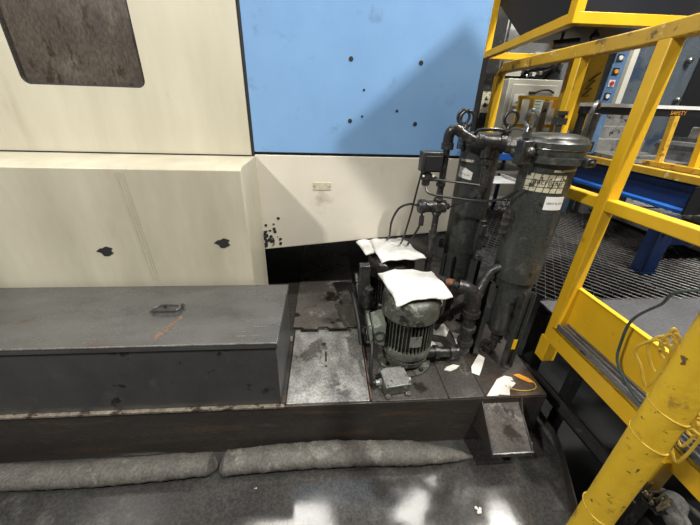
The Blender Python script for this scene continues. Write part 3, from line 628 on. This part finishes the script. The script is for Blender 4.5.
# scraps and thin pale pieces on the deck right of the motors
def scrap(label, pts, z, m='scrap', name='deck_scrap', cat='paper'):
    return tag(obj(name, MB().prism([(x, y, z) for x, y in pts], (0, 0, .0025)), M[m]), label, cat)
scrap('large torn white paper scrap at the tank front corner under the near filter', [(.748, .980), (.80, 1.03), (.845, 1.075), (.895, 1.095), (.925, 1.085), (.925, 1.045), (.875, 1.01), (.86, .979), (.81, .985), (.80, .979)], .304)
scrap('small orange and yellow leaf-shaped scrap at the tank corner', [(.945, 1.10), (.975, 1.105), (1.01, 1.075), (1.025, 1.045), (.995, 1.05), (.965, 1.075)], .304, 'orange')
tag(obj('loose_wire', MB().tube(smooth_path([(.875, 1.018, .307), (.93, 1.0, .307), (.985, 1.003, .307), (1.015, 1.02, .307), (1.02, 1.05, .308)], 6), .0022, 6), M['rope']), 'thin pale wire curled on the tank corner beside the orange scrap', 'wire')
scrap('thin white piece against the near filter foot', [(.735, 1.12), (.765, 1.10), (.81, 1.16), (.85, 1.22), (.83, 1.25), (.785, 1.20), (.75, 1.16)], .3065)
scrap('thin white piece between the elbow pipe and the near motor', [(.585, 1.26), (.64, 1.24), (.665, 1.29), (.65, 1.35), (.60, 1.36), (.575, 1.31)], .3065)
scrap('thin pale piece behind the elbow pipe', [(.63, 1.42), (.70, 1.40), (.74, 1.46), (.72, 1.55), (.66, 1.57), (.62, 1.50)], .3065)
scrap('thin white piece under the fat pipe at the deck seam', [(.60, 1.145), (.63, 1.135), (.665, 1.15), (.69, 1.17), (.66, 1.18), (.62, 1.165)], .3065)
scrap('thin white piece standing out left of the rear filter foot', [(.735, 1.31), (.78, 1.28), (.80, 1.33), (.79, 1.42), (.75, 1.44)], .3055)
# crumbs on the floor and small ones on the sides
def crumb(label, c, r, n=5):
    mb = MB()
    for k in range(n):
        mb.ball((c[0] + rnd(-1, 1) * r, c[1] + rnd(-1, 1) * r, c[2] + r * .45), r * rnd(.4, .7), 7, .8)
    tag(obj('debris_crumb', mb, M['scrap']), label, 'debris')
crumb('white crumpled crumb on the floor near the bright streak', (.632, .668, 0), .012)
crumb('pale crumb cluster right of the bracket gusset', (1.02, .93, 0), .010)
crumb('tiny pale crumb in front of the tank corner', (.958, .90, 0), .010, 3)
crumb('tiny white crumb on the floor under the sock', (-.31, .70 + .1, 0), .004, 2)

# ------------------------------------------------------------------ yellow safety railing
RX = 1.15
rl = thing('safety_railing', 'yellow square tube safety railing with toe board at the walkway edge', 'railing', (RX, 1.18, .34))
def sq(p, q, w=.052): return MB().beam(p, q, w, w)
obj('post', sq((RX, 1.182, .345), (RX, 1.182, 1.745)), M['yellow'], rl, bevel=.005)
obj('post', sq((RX, 1.585, .56), (RX, 1.585, 1.725), .045), M['yellow'], rl, bevel=.005)
obj('post', MB().beam((RX, 2.32, .46), (RX, 2.32, 1.70), .05, .05), M['yellow'], rl, bevel=.005)
obj('top_rail', MB().tube([(RX, 2.32, 1.66), (RX, 2.31, 1.715), (RX, 2.25, 1.742)], .027, 10).beam((RX, 2.26, 1.742), (RX, 1.25, 1.748), .054, .054).beam((RX, 1.26, 1.748), (RX, .20, 1.79), .054, .054), M['yellow_dirty'], rl, bevel=.006)
obj('mid_rail', sq((RX, 1.58, 1.165), (RX, -.1, 1.18), .048), M['yellow'], rl, bevel=.005)
obj('toe_board', MB().box((RX + .022, -.3, .56), (RX + .030, 1.19, .775)), M['yellow'], rl, bevel=.002)
obj('toe_board_edge', MB().box((RX + .010, -.3, .772), (RX + .032, 1.175, .779)), M['yellow'], rl, bevel=.001)
chn = MB().box((RX - .03, -.3, .556), (RX + .02, 1.145, .562)).box((RX - .032, -.3, .556), (RX - .022, 1.145, .585)).box((RX - .006, -.3, .556), (RX + .004, 1.145, .585)).box((RX + .012, -.3, .556), (RX + .022, 1.145, .588))
obj('strut_channel', chn, M['galv'], rl, bevel=.002)
obj('lower_angle', MB().box((RX - .040, -.3, .470), (RX - .032, 1.16, .556)).box((RX - .040, -.3, .548), (RX + .030, 1.16, .556)), M['yellow'], rl, bevel=.002)
obj('post_shoe', MB().box((RX - .034, 1.150, .34), (RX + .034, 1.215, .47)), M['yellow'], rl, bevel=.004)
obj('support_leg', MB().beam((RX - .035, .545, .345), (RX - .035, .545, .50), .068, .02), M['yellow'], rl, bevel=.004)
obj('dark_stub', MB().beam((RX + .03, .59, -.50), (RX + .03, .59, .548), .05, .05), M['black'], rl)
obj('support_leg', MB().beam((1.36, 1.16, -.50), (1.36, 1.16, .53), .05, .05), M['black'], rl)

# foreground pole
fp = thing('yellow_pole', 'fat round yellow pole in the foreground, wrapped with yellow ties', 'pole', (.586, .327, 0))
obj('tube', MB().cyl((.590, .322, 0.006), (.579, .337, 2.6), .0300, 40), M['yellow_tube'], fp)
obj('foot_flange', MB().lathe((.590, .322, 0), [(.07, 0), (.07, .008)], 28), M['yellow_tube'], fp)
for z, n in ((.735, 1), (.975, 1), (1.05, 1)):
    mb = MB()
    for k in range(n):
        ax = Vector((.25, -.1, 1)).normalized(); mb.ring((.586 , .3275, z + k * .012), .0312, .0016, axis=ax, seg=28)
    obj('tie', mb, M['rope'], fp)
# cords knotted on the pole
for (x, y, z, lab) in ((.566, .362, 1.185, 'loops of yellow cord hanging at the back upper left of the foreground pole'), (.606, .298, 1.075, 'loops of yellow cord hanging at the right side of the foreground pole')):
    kn = MB()
    for k in range(4):
        c = Vector((x + rnd(-.003, .003), y + rnd(-.003, .003), z - .012 * k)); q_ = .45 + .18 * k
        kn.tube(smooth_path([c, c + Vector((-.008, .010, .014)) * q_, c + Vector((-.012, .012 + .006 * k, -.008 * k)) * q_, c + Vector((-.004, .014, -.05)) * q_, c + Vector((.006, -.004, -.052 - .01 * k)) * q_, c + Vector((.004, -.008, -.012)) * q_, c + Vector((-.01, .0, .004)) * q_], 5), .0026, 6)
    tag(obj('rope_knot', kn, M['rope']), lab, 'rope')
cable('hanging_cable', 'green and black cable drooping over the toe board from the right', [(1.45, .50, 1.12), (1.10, .713, 1.044), (1.10, .786, .941), (1.10, .84, .84), (1.10, .838, .74), (1.10, .815, .66), (1.11, .74, .60), (1.11, .69, .592)], .0048, M['greencable'])
# junk under the railing
rg = MB()
for j in range(9):
    rg.ball((1.16 + rnd(-.035, .035), .485 + rnd(-.05, .03), .29 + rnd(0, .03)), rnd(.022, .04), 12, .8)
tag(obj('crumpled_rag', rg, M['rag']), 'crumpled grey rag lying under the toe board beside the foreground pole', 'rag')
tag(obj('support_block', MB().box((1.09, .36, -.50), (1.24, .56, .265)), M['dark'], bevel=.01), 'dark block under the crumpled rag, below the toe board', 'block')
db = MB()
for k in range(16):
    p = Vector((1.075 + rnd(-.012, .006), .50 + rnd(-.03, .04), .36)); q = p + Vector((rnd(-.03, .02), rnd(-.02, .02), rnd(.015, .07)))
    db.tube([p, (p + q) / 2 + Vector((rnd(-.01, .01), 0, 0)), q], .004, 5)
tag(obj('tangled_twine', db, M['debris']), 'tangle of tan twine at the lower end of the yellow support leg', 'twine')
tag(obj('twine_ledge', MB().prism([(1.05, .46, .355), (1.09, .46, .355), (1.09, .57, .355), (1.05, .57, .355)], (0, 0, .004)).box((1.086, .50, .02), (1.09, .53, .355)), M['iron']), 'small dark bent ledge holding the tan twine', 'ledge')
cable('pit_hose', 'thick black hose in the gap right of the tank', [(1.13, 1.75, .12), (1.19, 1.45, .10), (1.25, 1.25, .08), (1.29, 1.08, .05), (1.33, .90, .02), (1.45, .55, -.10), (1.62, .2, -.3)], .035, M['black'], cat='hose')
cable('pit_cable', 'grey cable looping in the dark below the yellow lower angle', [(1.24, .62, .07), (1.28, .66, .13), (1.36, .60, .16), (1.45, .45, .14), (1.6, .2, .1)], .010, M['rag'])
# upright splash plate on the floor's right edge
tag(obj('splash_plate', MB().prism([(.86, .25, .0), (1.17, .96, .0), (1.17, .96, .05), (.86, .25, .05)], (.006, 0, 0)), M['tank']), 'thin upright steel strip along the floor edge right of the tank', 'plate')

# ------------------------------------------------------------------ overhead yellow framed tray
ov = thing('overhead_hopper', 'dark overhead bin in a yellow angle frame above the railing', 'bin', (1.5, 2.9, 2.0))
A, B, C_, D = Vector((1.48, 2.21, 2.0)), Vector((1.665, 3.74, 2.0)), Vector((2.35, 2.17, 2.0)), Vector((2.53, 3.70, 2.0))
for p, q in ((A, B), (A, C_), (B, D), (C_, D)): obj('bottom_rail', MB().beam(p, q, .06, .06), M['yellow'], ov, bevel=.004)
for p in (A, B, C_, D): obj('corner_post', MB().beam(p - Vector((0, 0, .03)), p + Vector((0, 0, 1.3)), .06, .06), M['yellow'], ov, bevel=.004)
inn = Vector((.05, .02, 0))
obj('side_panel', MB().prism([A + inn + Vector((0, 0, .03)), A.lerp(B, .52) + inn + Vector((0, 0, .03)), B + inn + Vector((0, 0, .42)), B + inn + Vector((0, 0, 1.3)), A + inn + Vector((0, 0, 1.3))], (.01, 0, 0)), M['tray'], ov)
obj('front_panel', MB().prism([A + Vector((.03, .04, .03)), C_ + Vector((0, .04, .03)), C_ + Vector((0, .04, 1.3)), A + Vector((.03, .04, 1.3))], (0, .01, 0)), M['tray'], ov)
obj('bin_floor', MB().prism([A + Vector((.03, .03, .03)), C_ + Vector((0, .03, .03)), C_.lerp(D, .62) + Vector((0, 0, .03)), A.lerp(B, .62) + Vector((.03, 0, .03))], (0, 0, .02)), M['tray'], ov)
obj('hanger_rods', MB().cyl(A + Vector((0, 0, 1.29)), A + Vector((0, 0, 4.11)), .02, 8).cyl(B + Vector((0, 0, 1.29)), B + Vector((0, 0, 4.11)), .02, 8).cyl(C_ + Vector((0, 0, 1.29)), C_ + Vector((0, 0, 4.11)), .02, 8), M['black'], ov)
# pipe fittings slung below the bin
obj('pipe_fitting', MB().cyl((1.72, 2.75, 1.955), (1.90, 2.72, 1.975), .03, 12).cyl((1.78, 2.74, 1.96), (1.78, 2.74, 2.04), .012, 8), M['shiny'], ov)
obj('pipe_fitting', MB().ball((1.93, 2.60, 1.985), .035).cyl((1.93, 2.60, 1.98), (1.93, 2.60, 2.04), .012, 8), M['shiny'], ov)

# black column with a hazard label
cl = thing('black_column', 'black upright column just right of the blue panel, with a yellowish sticker', 'column', (1.84, 3.98, .53))
obj('column_body', MB().box((1.775, 3.92, -.5), (1.915, 4.06, 6.05)), M['black'], cl, bevel=.004)
st = obj('sticker', MB().box((1.79, 3.914, 1.415), (1.885, 3.9185, 1.685)), M['greasylabel'], cl)
obj('sticker_symbol', MB().prism([(1.815, 3.911, 1.60), (1.86, 3.911, 1.60), (1.838, 3.911, 1.645)], (0, .002, 0)), M['ink'], st)
obj('sticker_symbol', MB().lathe((1.838, 3.911, 1.55), [(.022, 0), (.022, .002)], 14, axis=(0, 1, 0)), M['ink'], st)
obj('sticker_band', MB().box((1.79, 3.911, 1.415), (1.885, 3.913, 1.47)), M['ink'], st)
obj('side_conduit', MB().cyl((1.945, 3.93, .55), (1.945, 3.93, 3.2), .012, 8), M['shiny'], cl)

# ------------------------------------------------------------------ conveyor with blue beam
cv = thing('blue_conveyor', 'blue steel conveyor frame with a yellow top rail beyond the walkway', 'conveyor', (2.5, 2.6, .55))
cw = MB().prism([(2.40, 1.84, .94), (2.40, 1.84, 1.10), (2.40, 4.7, 1.10), (2.40, 4.7, .94)], (.012, 0, 0))
obj('side_beam', MB().prism([(2.36, 1.80, .955), (2.40, 1.80, 1.04), (2.42, 1.80, 1.10), (2.43, 1.80, 1.10), (2.43, 1.80, .955)], (0, 2.1, 0)), M['bluebeam'], cv, bevel=.004)
obj('beam_lip', MB().box((2.30, 1.80, .93), (2.43, 3.9, .955)), mat('bright_blue', (.02, .13, .50), (.012, .09, .36), 6, .35), cv, bevel=.003)
obj('end_plate', MB().box((2.30, 1.79, .93), (3.3, 1.80, 1.11)), M['dark'], cv)
obj('top_rail', MB().box((2.385, 1.60, 1.105), (2.44, 3.55, 1.155)), M['yellow_dirty'], cv, bevel=.004)
obj('bed', MB().box((2.44, 1.80, 1.04), (3.5, 2.93, 1.11)), M['dark'], cv)
for x, y, h in ((2.15, 1.74, .94), (2.30, 3.5, .94)):
    lg = obj('leg', MB().box((x - .048, y - .045, .56), (x + .048, y + .045, h)), M['bluebeam'], cv, bevel=.006)
    obj('foot_plate', MB().box((x - .055, y - .05, .552), (x + .055, y + .05, .560)), M['bluebeam'], lg)
    for dx in (-.025, .025):
        for z in (.83, .87, .91): obj('bolt', MB().cyl((x + dx, y - .045, z), (x + dx, y - .054, z), .011, 6), M['dark'], lg)
obj('cross_member', MB().box((2.29, 1.83, .70), (3.6, 1.89, .76)).box((2.29, 3.47, .70), (3.6, 3.53, .76)), M['bluebeam'], cv)
obj('rear_leg', MB().box((3.5, 1.80, .552), (3.6, 1.9, 1.04)).box((3.5, 3.45, .552), (3.6, 3.55, 1.04)), M['bluebeam'], cv)
# perforated skirting under the conveyor
obj('perforated_tray', MB().box((2.75, 1.75, .60), (3.4, 3.7, .61)).box((2.75, 1.75, .60), (2.76, 3.7, .66)), M['slab'], cv)

# machined slabs on the conveyor bed
def slab(label, a, b, m='slab'):
    tag(obj('machined_block', MB().box(a, b), M[m], bevel=.006), label, 'metal block', 'metal blocks on the conveyor')
slab('bright machined block at the far end of the conveyor bed', (2.52, 2.70, 1.11), (2.98, 2.91, 1.18))
slab('long pale machined slab behind the main yellow post', (2.54, 2.40, 1.11), (3.02, 2.66, 1.155))
slab('dark machined slab at the conveyor end near the camera', (2.60, 1.98, 1.11), (3.06, 2.34, 1.16), 'grey')
rr = MB()
for k in range(3): rr.cyl((2.62, 2.12 + k * .06, 1.175), (3.0, 2.12 + k * .06, 1.175), .012, 10)
tag(obj('steel_rods', rr, M['black']), 'black rods lying on the dark machined slab', 'rods')
# rear step of machine: angled guides
gd = thing('linear_guide', 'grey stepped machine slide with bright guide rails behind the conveyor bed', 'machine slide', (3.2, 2.75, 1.11))
obj('base', MB().box((3.12, 2.0, 1.111), (3.9, 2.93, 1.30)), M['grey'], gd, bevel=.006)
obj('guide_rail', MB().box((3.10, 2.0, 1.24), (3.12, 2.93, 1.27)), M['shiny'], gd)
obj('guide_rail', MB().box((3.16, 2.0, 1.30), (3.20, 2.93, 1.33)), M['shiny'], gd)
cvr = MB()
for k in range(4): cvr.box((2.62 + .012 * k, 2.98 + .13 * k, .95 + .11 * k), (3.18, 3.10 + .13 * k, 1.17 + .11 * k))
obj('slide_cover', cvr, M['slab'], gd, bevel=.006)
obj('cover_stand', MB().box((2.70, 3.0, .552), (3.1, 3.45, .96)), M['grey'], gd)
obj('carriage', MB().box((3.25, 2.3, 1.30), (3.8, 2.8, 1.42)), M['slab'], gd, bevel=.01)
# lintel beam with yellow printing
hb = thing('sign_beam', 'horizontal black beam with a white top edge crossing behind the yellow posts', 'beam', (2.8, 2.62, 1.49))
obj('beam_body', MB().box((2.03, 2.60, 1.495), (3.9, 2.66, 1.548)), M['dark'], hb, bevel=.003)
obj('white_edge', MB().box((2.03, 2.590, 1.549), (3.9, 2.665, 1.574)), mat('white_edge', (.75, .74, .70), (.6, .6, .56), 20, .5), hb)
obj('lettering', text_mb('SAFETY', .042, lambda x, y: (2.84 + x, 2.598, 1.522 + y)), M['orange'], hb)
obj('small_lettering', text_mb('mindthegap', .022, lambda x, y: (2.17 + x, 2.598, 1.522 + y)), M['grey'], hb) if False else None
obj('beam_post', MB().box((2.05, 2.63, .552), (2.09, 2.67, 1.495)), M['dark'], hb)
obj('beam_post', MB().box((3.84, 2.67, .552), (3.90, 2.72, 1.55)), M['dark'], hb)

# tall blue-grey machine on the right with a pale edge trim
tm = thing('press_machine', 'tall blue grey machine casing with pale edge strip at the upper right', 'machine', (3.3, 3.2, .53))
obj('casing', MB().box((3.26, 3.70, .552), (4.9, 4.6, 3.3)), M['bluegrey'], tm, bevel=.02)
obj('edge_trim', MB().box((3.195, 3.66, .552), (3.258, 3.72, 3.3)), M['cab'], tm)
obj('dark_recess', MB().box((4.0, 3.68, 1.3), (4.8, 3.70, 2.25)), M['dark'], tm)
obj('dark_header', MB().box((3.35, 3.66, 2.38), (4.9, 3.70, 2.9)), M['tray'], tm)
kb = MB()
for x, z in ((3.86, 2.03), (3.92, 1.66)): obj('knob', MB().ball((x, 3.66, z), .035), M['shiny'], tm)
# button panel
bp_ = thing('button_panel', 'light blue button panel between the yellow cover and the grey casing', 'control panel', (2.52, 3.02, .55))
obj('panel', MB().box((2.465, 3.00, 1.15), (2.585, 3.05, 2.30)), M['skyblue'], bp_, bevel=.004)
for z, m in ((1.93, 'white'), (2.01, 'red'), (1.83, 'orange'), (1.74, 'red'), (1.64, 'white')):
    obj('button', MB().cyl((2.515, 3.005, z), (2.515, 2.985, z), .017, 14), M[m], bp_)
    obj('button_bezel', MB().box((2.488, 2.994, z - .027), (2.542, 3.002, z + .027)), M['ink'] if m != 'red' else M['white'], bp_)
obj('stand', MB().box((2.48, 3.05, .552), (2.55, 3.11, 2.15)), M['skyblue'], bp_)
# yellow cover with scrawl
yc = thing('yellow_cover', 'wide yellow sheet guard with a black squiggle right of the middle post', 'guard', (2.3, 3.05, .55))
obj('cover_sheet', MB().box((2.20, 3.02, 1.35), (2.425, 3.07, 1.96)), M['yellow'], yc, bevel=.005)
obj('cover_side', MB().box((2.12, 3.02, 1.16), (2.17, 3.08, 1.96)), M['yellow_dirty'], yc, bevel=.005)
obj('cover_legs', MB().box((2.13, 3.03, .552), (2.17, 3.07, 1.36)), M['yellow'], yc)
obj('squiggle', MB().tube([(2.40, 3.012, 1.82), (2.31, 3.012, 1.75), (2.37, 3.012, 1.76), (2.30, 3.012, 1.69), (2.36, 3.012, 1.70), (2.29, 3.012, 1.63), (2.35, 3.012, 1.64)], .0045, 6), M['ink'], yc)

# electrical cabinet
ec = thing('electrical_cabinet', 'cream electrical cabinet with a green sign and a white notice', 'cabinet', (2.15, 3.6, .55))
obj('body', MB().box((1.845, 3.5, .552), (2.43, 3.72, 1.79)), M['cab'], ec, bevel=.008)
cd = obj('door', MB().box((1.89, 3.487, .62), (2.36, 3.5, 1.74)), M['cab'], ec, bevel=.006)
obj('green_sign', MB().box((1.925, 3.483, 1.545), (2.035, 3.487, 1.655)), M['white'], cd)
obj('green_triangle', MB().prism([(1.945, 3.482, 1.57), (2.025, 3.482, 1.57), (2.01, 3.482, 1.63)], (0, .0015, 0)), M['green'], cd)
obj('notice', MB().box((2.145, 3.483, 1.48), (2.25, 3.487, 1.62)), M['white'], cd)
for z in (1.53, 1.56, 1.59): obj('notice_print', MB().box((2.165, 3.4815, z), (2.225, 3.4835, z + .008)), M['green'], cd)
obj('handle', MB().box((2.07, 3.468, 1.655), (2.13, 3.487, 1.68)), M['ink'], cd)
cable('cabinet_cable', 'black cable arched over the cream cabinet door', [(2.13, 3.48, 1.665), (2.18, 3.46, 1.69), (2.26, 3.46, 1.695), (2.33, 3.478, 1.675)], .009, M['cable'])
# small yellow barrier before the cabinet
yb = thing('yellow_barrier', 'low yellow barrier frame in front of the cream cabinet', 'barrier', (2.05, 3.2, .55))
for x in (1.84, 1.96): obj('upright', MB().box((x - .014, 3.19, 1.38), (x + .014, 3.22, 1.62)), M['yellow'], yb)
obj('upright', MB().box((2.095, 3.19, .552), (2.123, 3.22, 1.62)), M['yellow'], yb)
obj('crossbar', MB().box((1.82, 3.185, 1.36), (2.26, 3.225, 1.39)), M['yellow'], yb)
obj('crossbar', MB().box((1.82, 3.185, 1.60), (2.26, 3.225, 1.63)), M['yellow'], yb)
obj('board', MB().box((2.15, 3.17, 1.53), (2.28, 3.185, 1.61)), M['orange'], yb)
obj('speckled_strip', MB().box((2.06, 3.175, 1.25), (2.12, 3.189, 1.58)), M['slab'], yb)
# machinery clutter above the cabinet
random.seed(4)
ch = thing('hose_bundle', 'tangle of dark hoses and fittings above the cream cabinet', 'hoses', (2.3, 4.0, .55))
obj('back_frame', MB().box((1.98, 4.1, .552), (3.1, 4.14, 2.30)), M['grey'], ch)
for k in range(12):
    x = rnd(2.2, 2.6); p = [(x, 4.08, rnd(1.82, 2.0))]
    for j in range(3): p.append((p[-1][0] + rnd(-.12, .15), 4.0 + rnd(-.06, .04), rnd(1.82, 2.02)))
    obj('hose', MB().tube(smooth_path(p, 5), rnd(.008, .014), 6), M['cable'] if k % 3 else M['shiny'], ch)
for k in range(6):
    x = 2.25 + k * .075; z = rnd(1.84, 1.97); obj('connector', MB().box((x, 3.93, z), (x + .04, 4.1, z + .04)), M['white' if k % 2 else 'slab'], ch, bevel=.006)
obj('beige_duct', MB().box((1.99, 3.95, 1.85), (2.2, 4.1, 1.93)), M['cab'], ch)
obj('pale_tray', MB().box((2.25, 3.85, 2.03), (2.75, 4.1, 2.07)), M['cab'], ch)
# second far yellow railing at right
r3 = thing('far_railing', 'short yellow railing beyond the conveyor at the right edge', 'railing', (2.5, 2.1, .55))
obj('post', MB().beam((2.50, 2.02, 1.16), (2.50, 2.06, 1.48), .04, .04), M['yellow'], r3)
obj('post', MB().beam((2.50, 2.27, 1.16), (2.50, 2.30, 1.50), .036, .036), M['yellow_dirty'], r3)
obj('base_rail', MB().box((2.46, 1.62, 1.157), (2.54, 2.36, 1.19)), M['yellow_dirty'], r3)

# pale round stool-like cover and blue drum seen between the filters
dr = thing('blue_bench', 'blue edged bench seen between the two filters beyond the grating', 'bench', (1.40, 2.9, .55))
obj('bench_top', MB().box((1.17, 2.60, 1.13), (1.80, 3.15, 1.185)), mat('bright_blue_edge', (.02, .12, .48), (.012, .09, .36), 6, .35), dr, bevel=.006)
obj('bench_shelf', MB().box((1.19, 2.64, 1.02), (1.78, 3.12, 1.035)), M['slab'], dr)
for x, y in ((1.19, 3.12), (1.77, 2.65), (1.77, 3.12)): obj('leg', MB().box((x - .015, y - .015, .552), (x + .015, y + .015, 1.13)), M['bluebeam'], dr)
tb_ = thing('parts_tray', 'shiny metal parts tray just behind the filters', 'tray', (1.22, 2.45, .86))
obj('tray_pan', MB().box((1.19, 2.30, 1.0), (1.46, 2.56, 1.012)).box((1.19, 2.30, 1.012), (1.20, 2.56, 1.035)).box((1.45, 2.30, 1.012), (1.46, 2.56, 1.035)), mat('pale_tray', (.62, .62, .60), (.45, .45, .44), 9, .35, metal=.3), tb_, bevel=.003)
obj('tray_leg', MB().cyl((1.30, 2.42, .552), (1.30, 2.42, 1.0), .02, 10).lathe((1.30, 2.42, 0), [(.10, .552), (.10, .565)], 20), M['iron'], tb_)
tag(obj('shop_bolt', MB().lathe((1.27, 2.42, 1.012), [(.05, 0), (.05, .02), (.03, .022), (.03, .06), (.015, .062)], 14), M['shiny']), 'shiny round fitting lying in the parts tray', 'fitting')

# ------------------------------------------------------------------ lamps and light
def area(name, loc, target, sx, sy, power, col):
    l = bpy.data.lights.new(name, 'AREA'); l.shape = 'RECTANGLE'; l.size = sx; l.size_y = sy; l.energy = power; l.color = col
    o = bpy.data.objects.new(name, l); COL.objects.link(o); o.location = loc
    o.rotation_euler = (Vector(target) - Vector(loc)).to_track_quat('-Z', 'Y').to_euler(); return o
area('key_lamp', (-3.0, -1.0, 4.2), (.2, 1.7, 1.0), .25, .25, 190, (1, .965, .90))
area('bay_lamp_right', (1.5, -.8, 5.0), (.4, 1.8, 1.4), .09, .09, 215, (1, .97, .92))
area('back_fill', (3.2, 2.6, 5.6), (3.0, 3.2, .5), .5, .5, 250, (1, .97, .92))  # added light to brighten the background
area('far_fill', (5.5, 7.0, 5.6), (5.5, 7.0, 0), 1.4, .8, 400, (1, .97, .92))  # added light for the far background
area('cabinet_fill', (2.4, .8, 5.0), (2.3, 3.6, 1.2), .4, .4, 210, (1, .97, .92))  # added fill light that brightens the cream cabinet
# unseen high bay lamps, added and outlined to mirror as bright floor patches
for q, label in (([(-1.3, 2.75), (.15, 2.55), (-.1, 3.6), (-1.4, 3.6)], 'x'), ([(1.1, 2.9), (2.2, 3.6), (2.65, 3.3), (1.75, 2.6)], 'x'), ([(2.85, 3.45), (3.22, 3.45), (3.35, 2.6), (2.9, 2.6)], 'x')):
    struct('trim_3', MB().prism([(x, y, 5.0) for x, y in q], (0, 0, .04)), M['lamp'])
# unseen sheet before the machine, added to cast the blue panel's diagonal shadow
struct('shadow_sheet', MB().prism([(1.02, .70, 3.17), (.66, .70, 2.86), (.98, .70, 2.50), (1.36, .70, 2.85)], (0, .02, 0)), M['grey'])

w = bpy.data.worlds.new('World'); SC.world = w; w.use_nodes = True
w.node_tree.nodes['Background'].inputs[0].default_value = (.9, .95, 1, 1)
w.node_tree.nodes['Background'].inputs[1].default_value = .12

# ------------------------------------------------------------------ camera
f, yaw, pitch, roll = 313.61, .08692, .46419, .03302
cy_, sy_, cp, sp = math.cos(yaw), math.sin(yaw), math.cos(pitch), math.sin(pitch)
fwd = Vector((sy_ * cp, cy_ * cp, -sp)); right = Vector((cy_, -sy_, 0)); up = right.cross(fwd)
r2 = right * math.cos(roll) + up * math.sin(roll); u2 = -right * math.sin(roll) + up * math.cos(roll)
cam = bpy.data.cameras.new('Camera'); cam.sensor_width = 36; cam.lens = 36 * f / 700; cam.clip_start = .02; cam.clip_end = 60
co = bpy.data.objects.new('Camera', cam); COL.objects.link(co)
co.matrix_world = Matrix((( r2.x, u2.x, -fwd.x, 0), (r2.y, u2.y, -fwd.y, 0), (r2.z, u2.z, -fwd.z, 1.5), (0, 0, 0, 1)))
SC.camera = co
vs = SC.view_settings; vs.view_transform = 'Standard'; vs.look = 'None'; vs.exposure = -0.05; vs.gamma = 1.0; vs.use_curve_mapping = False
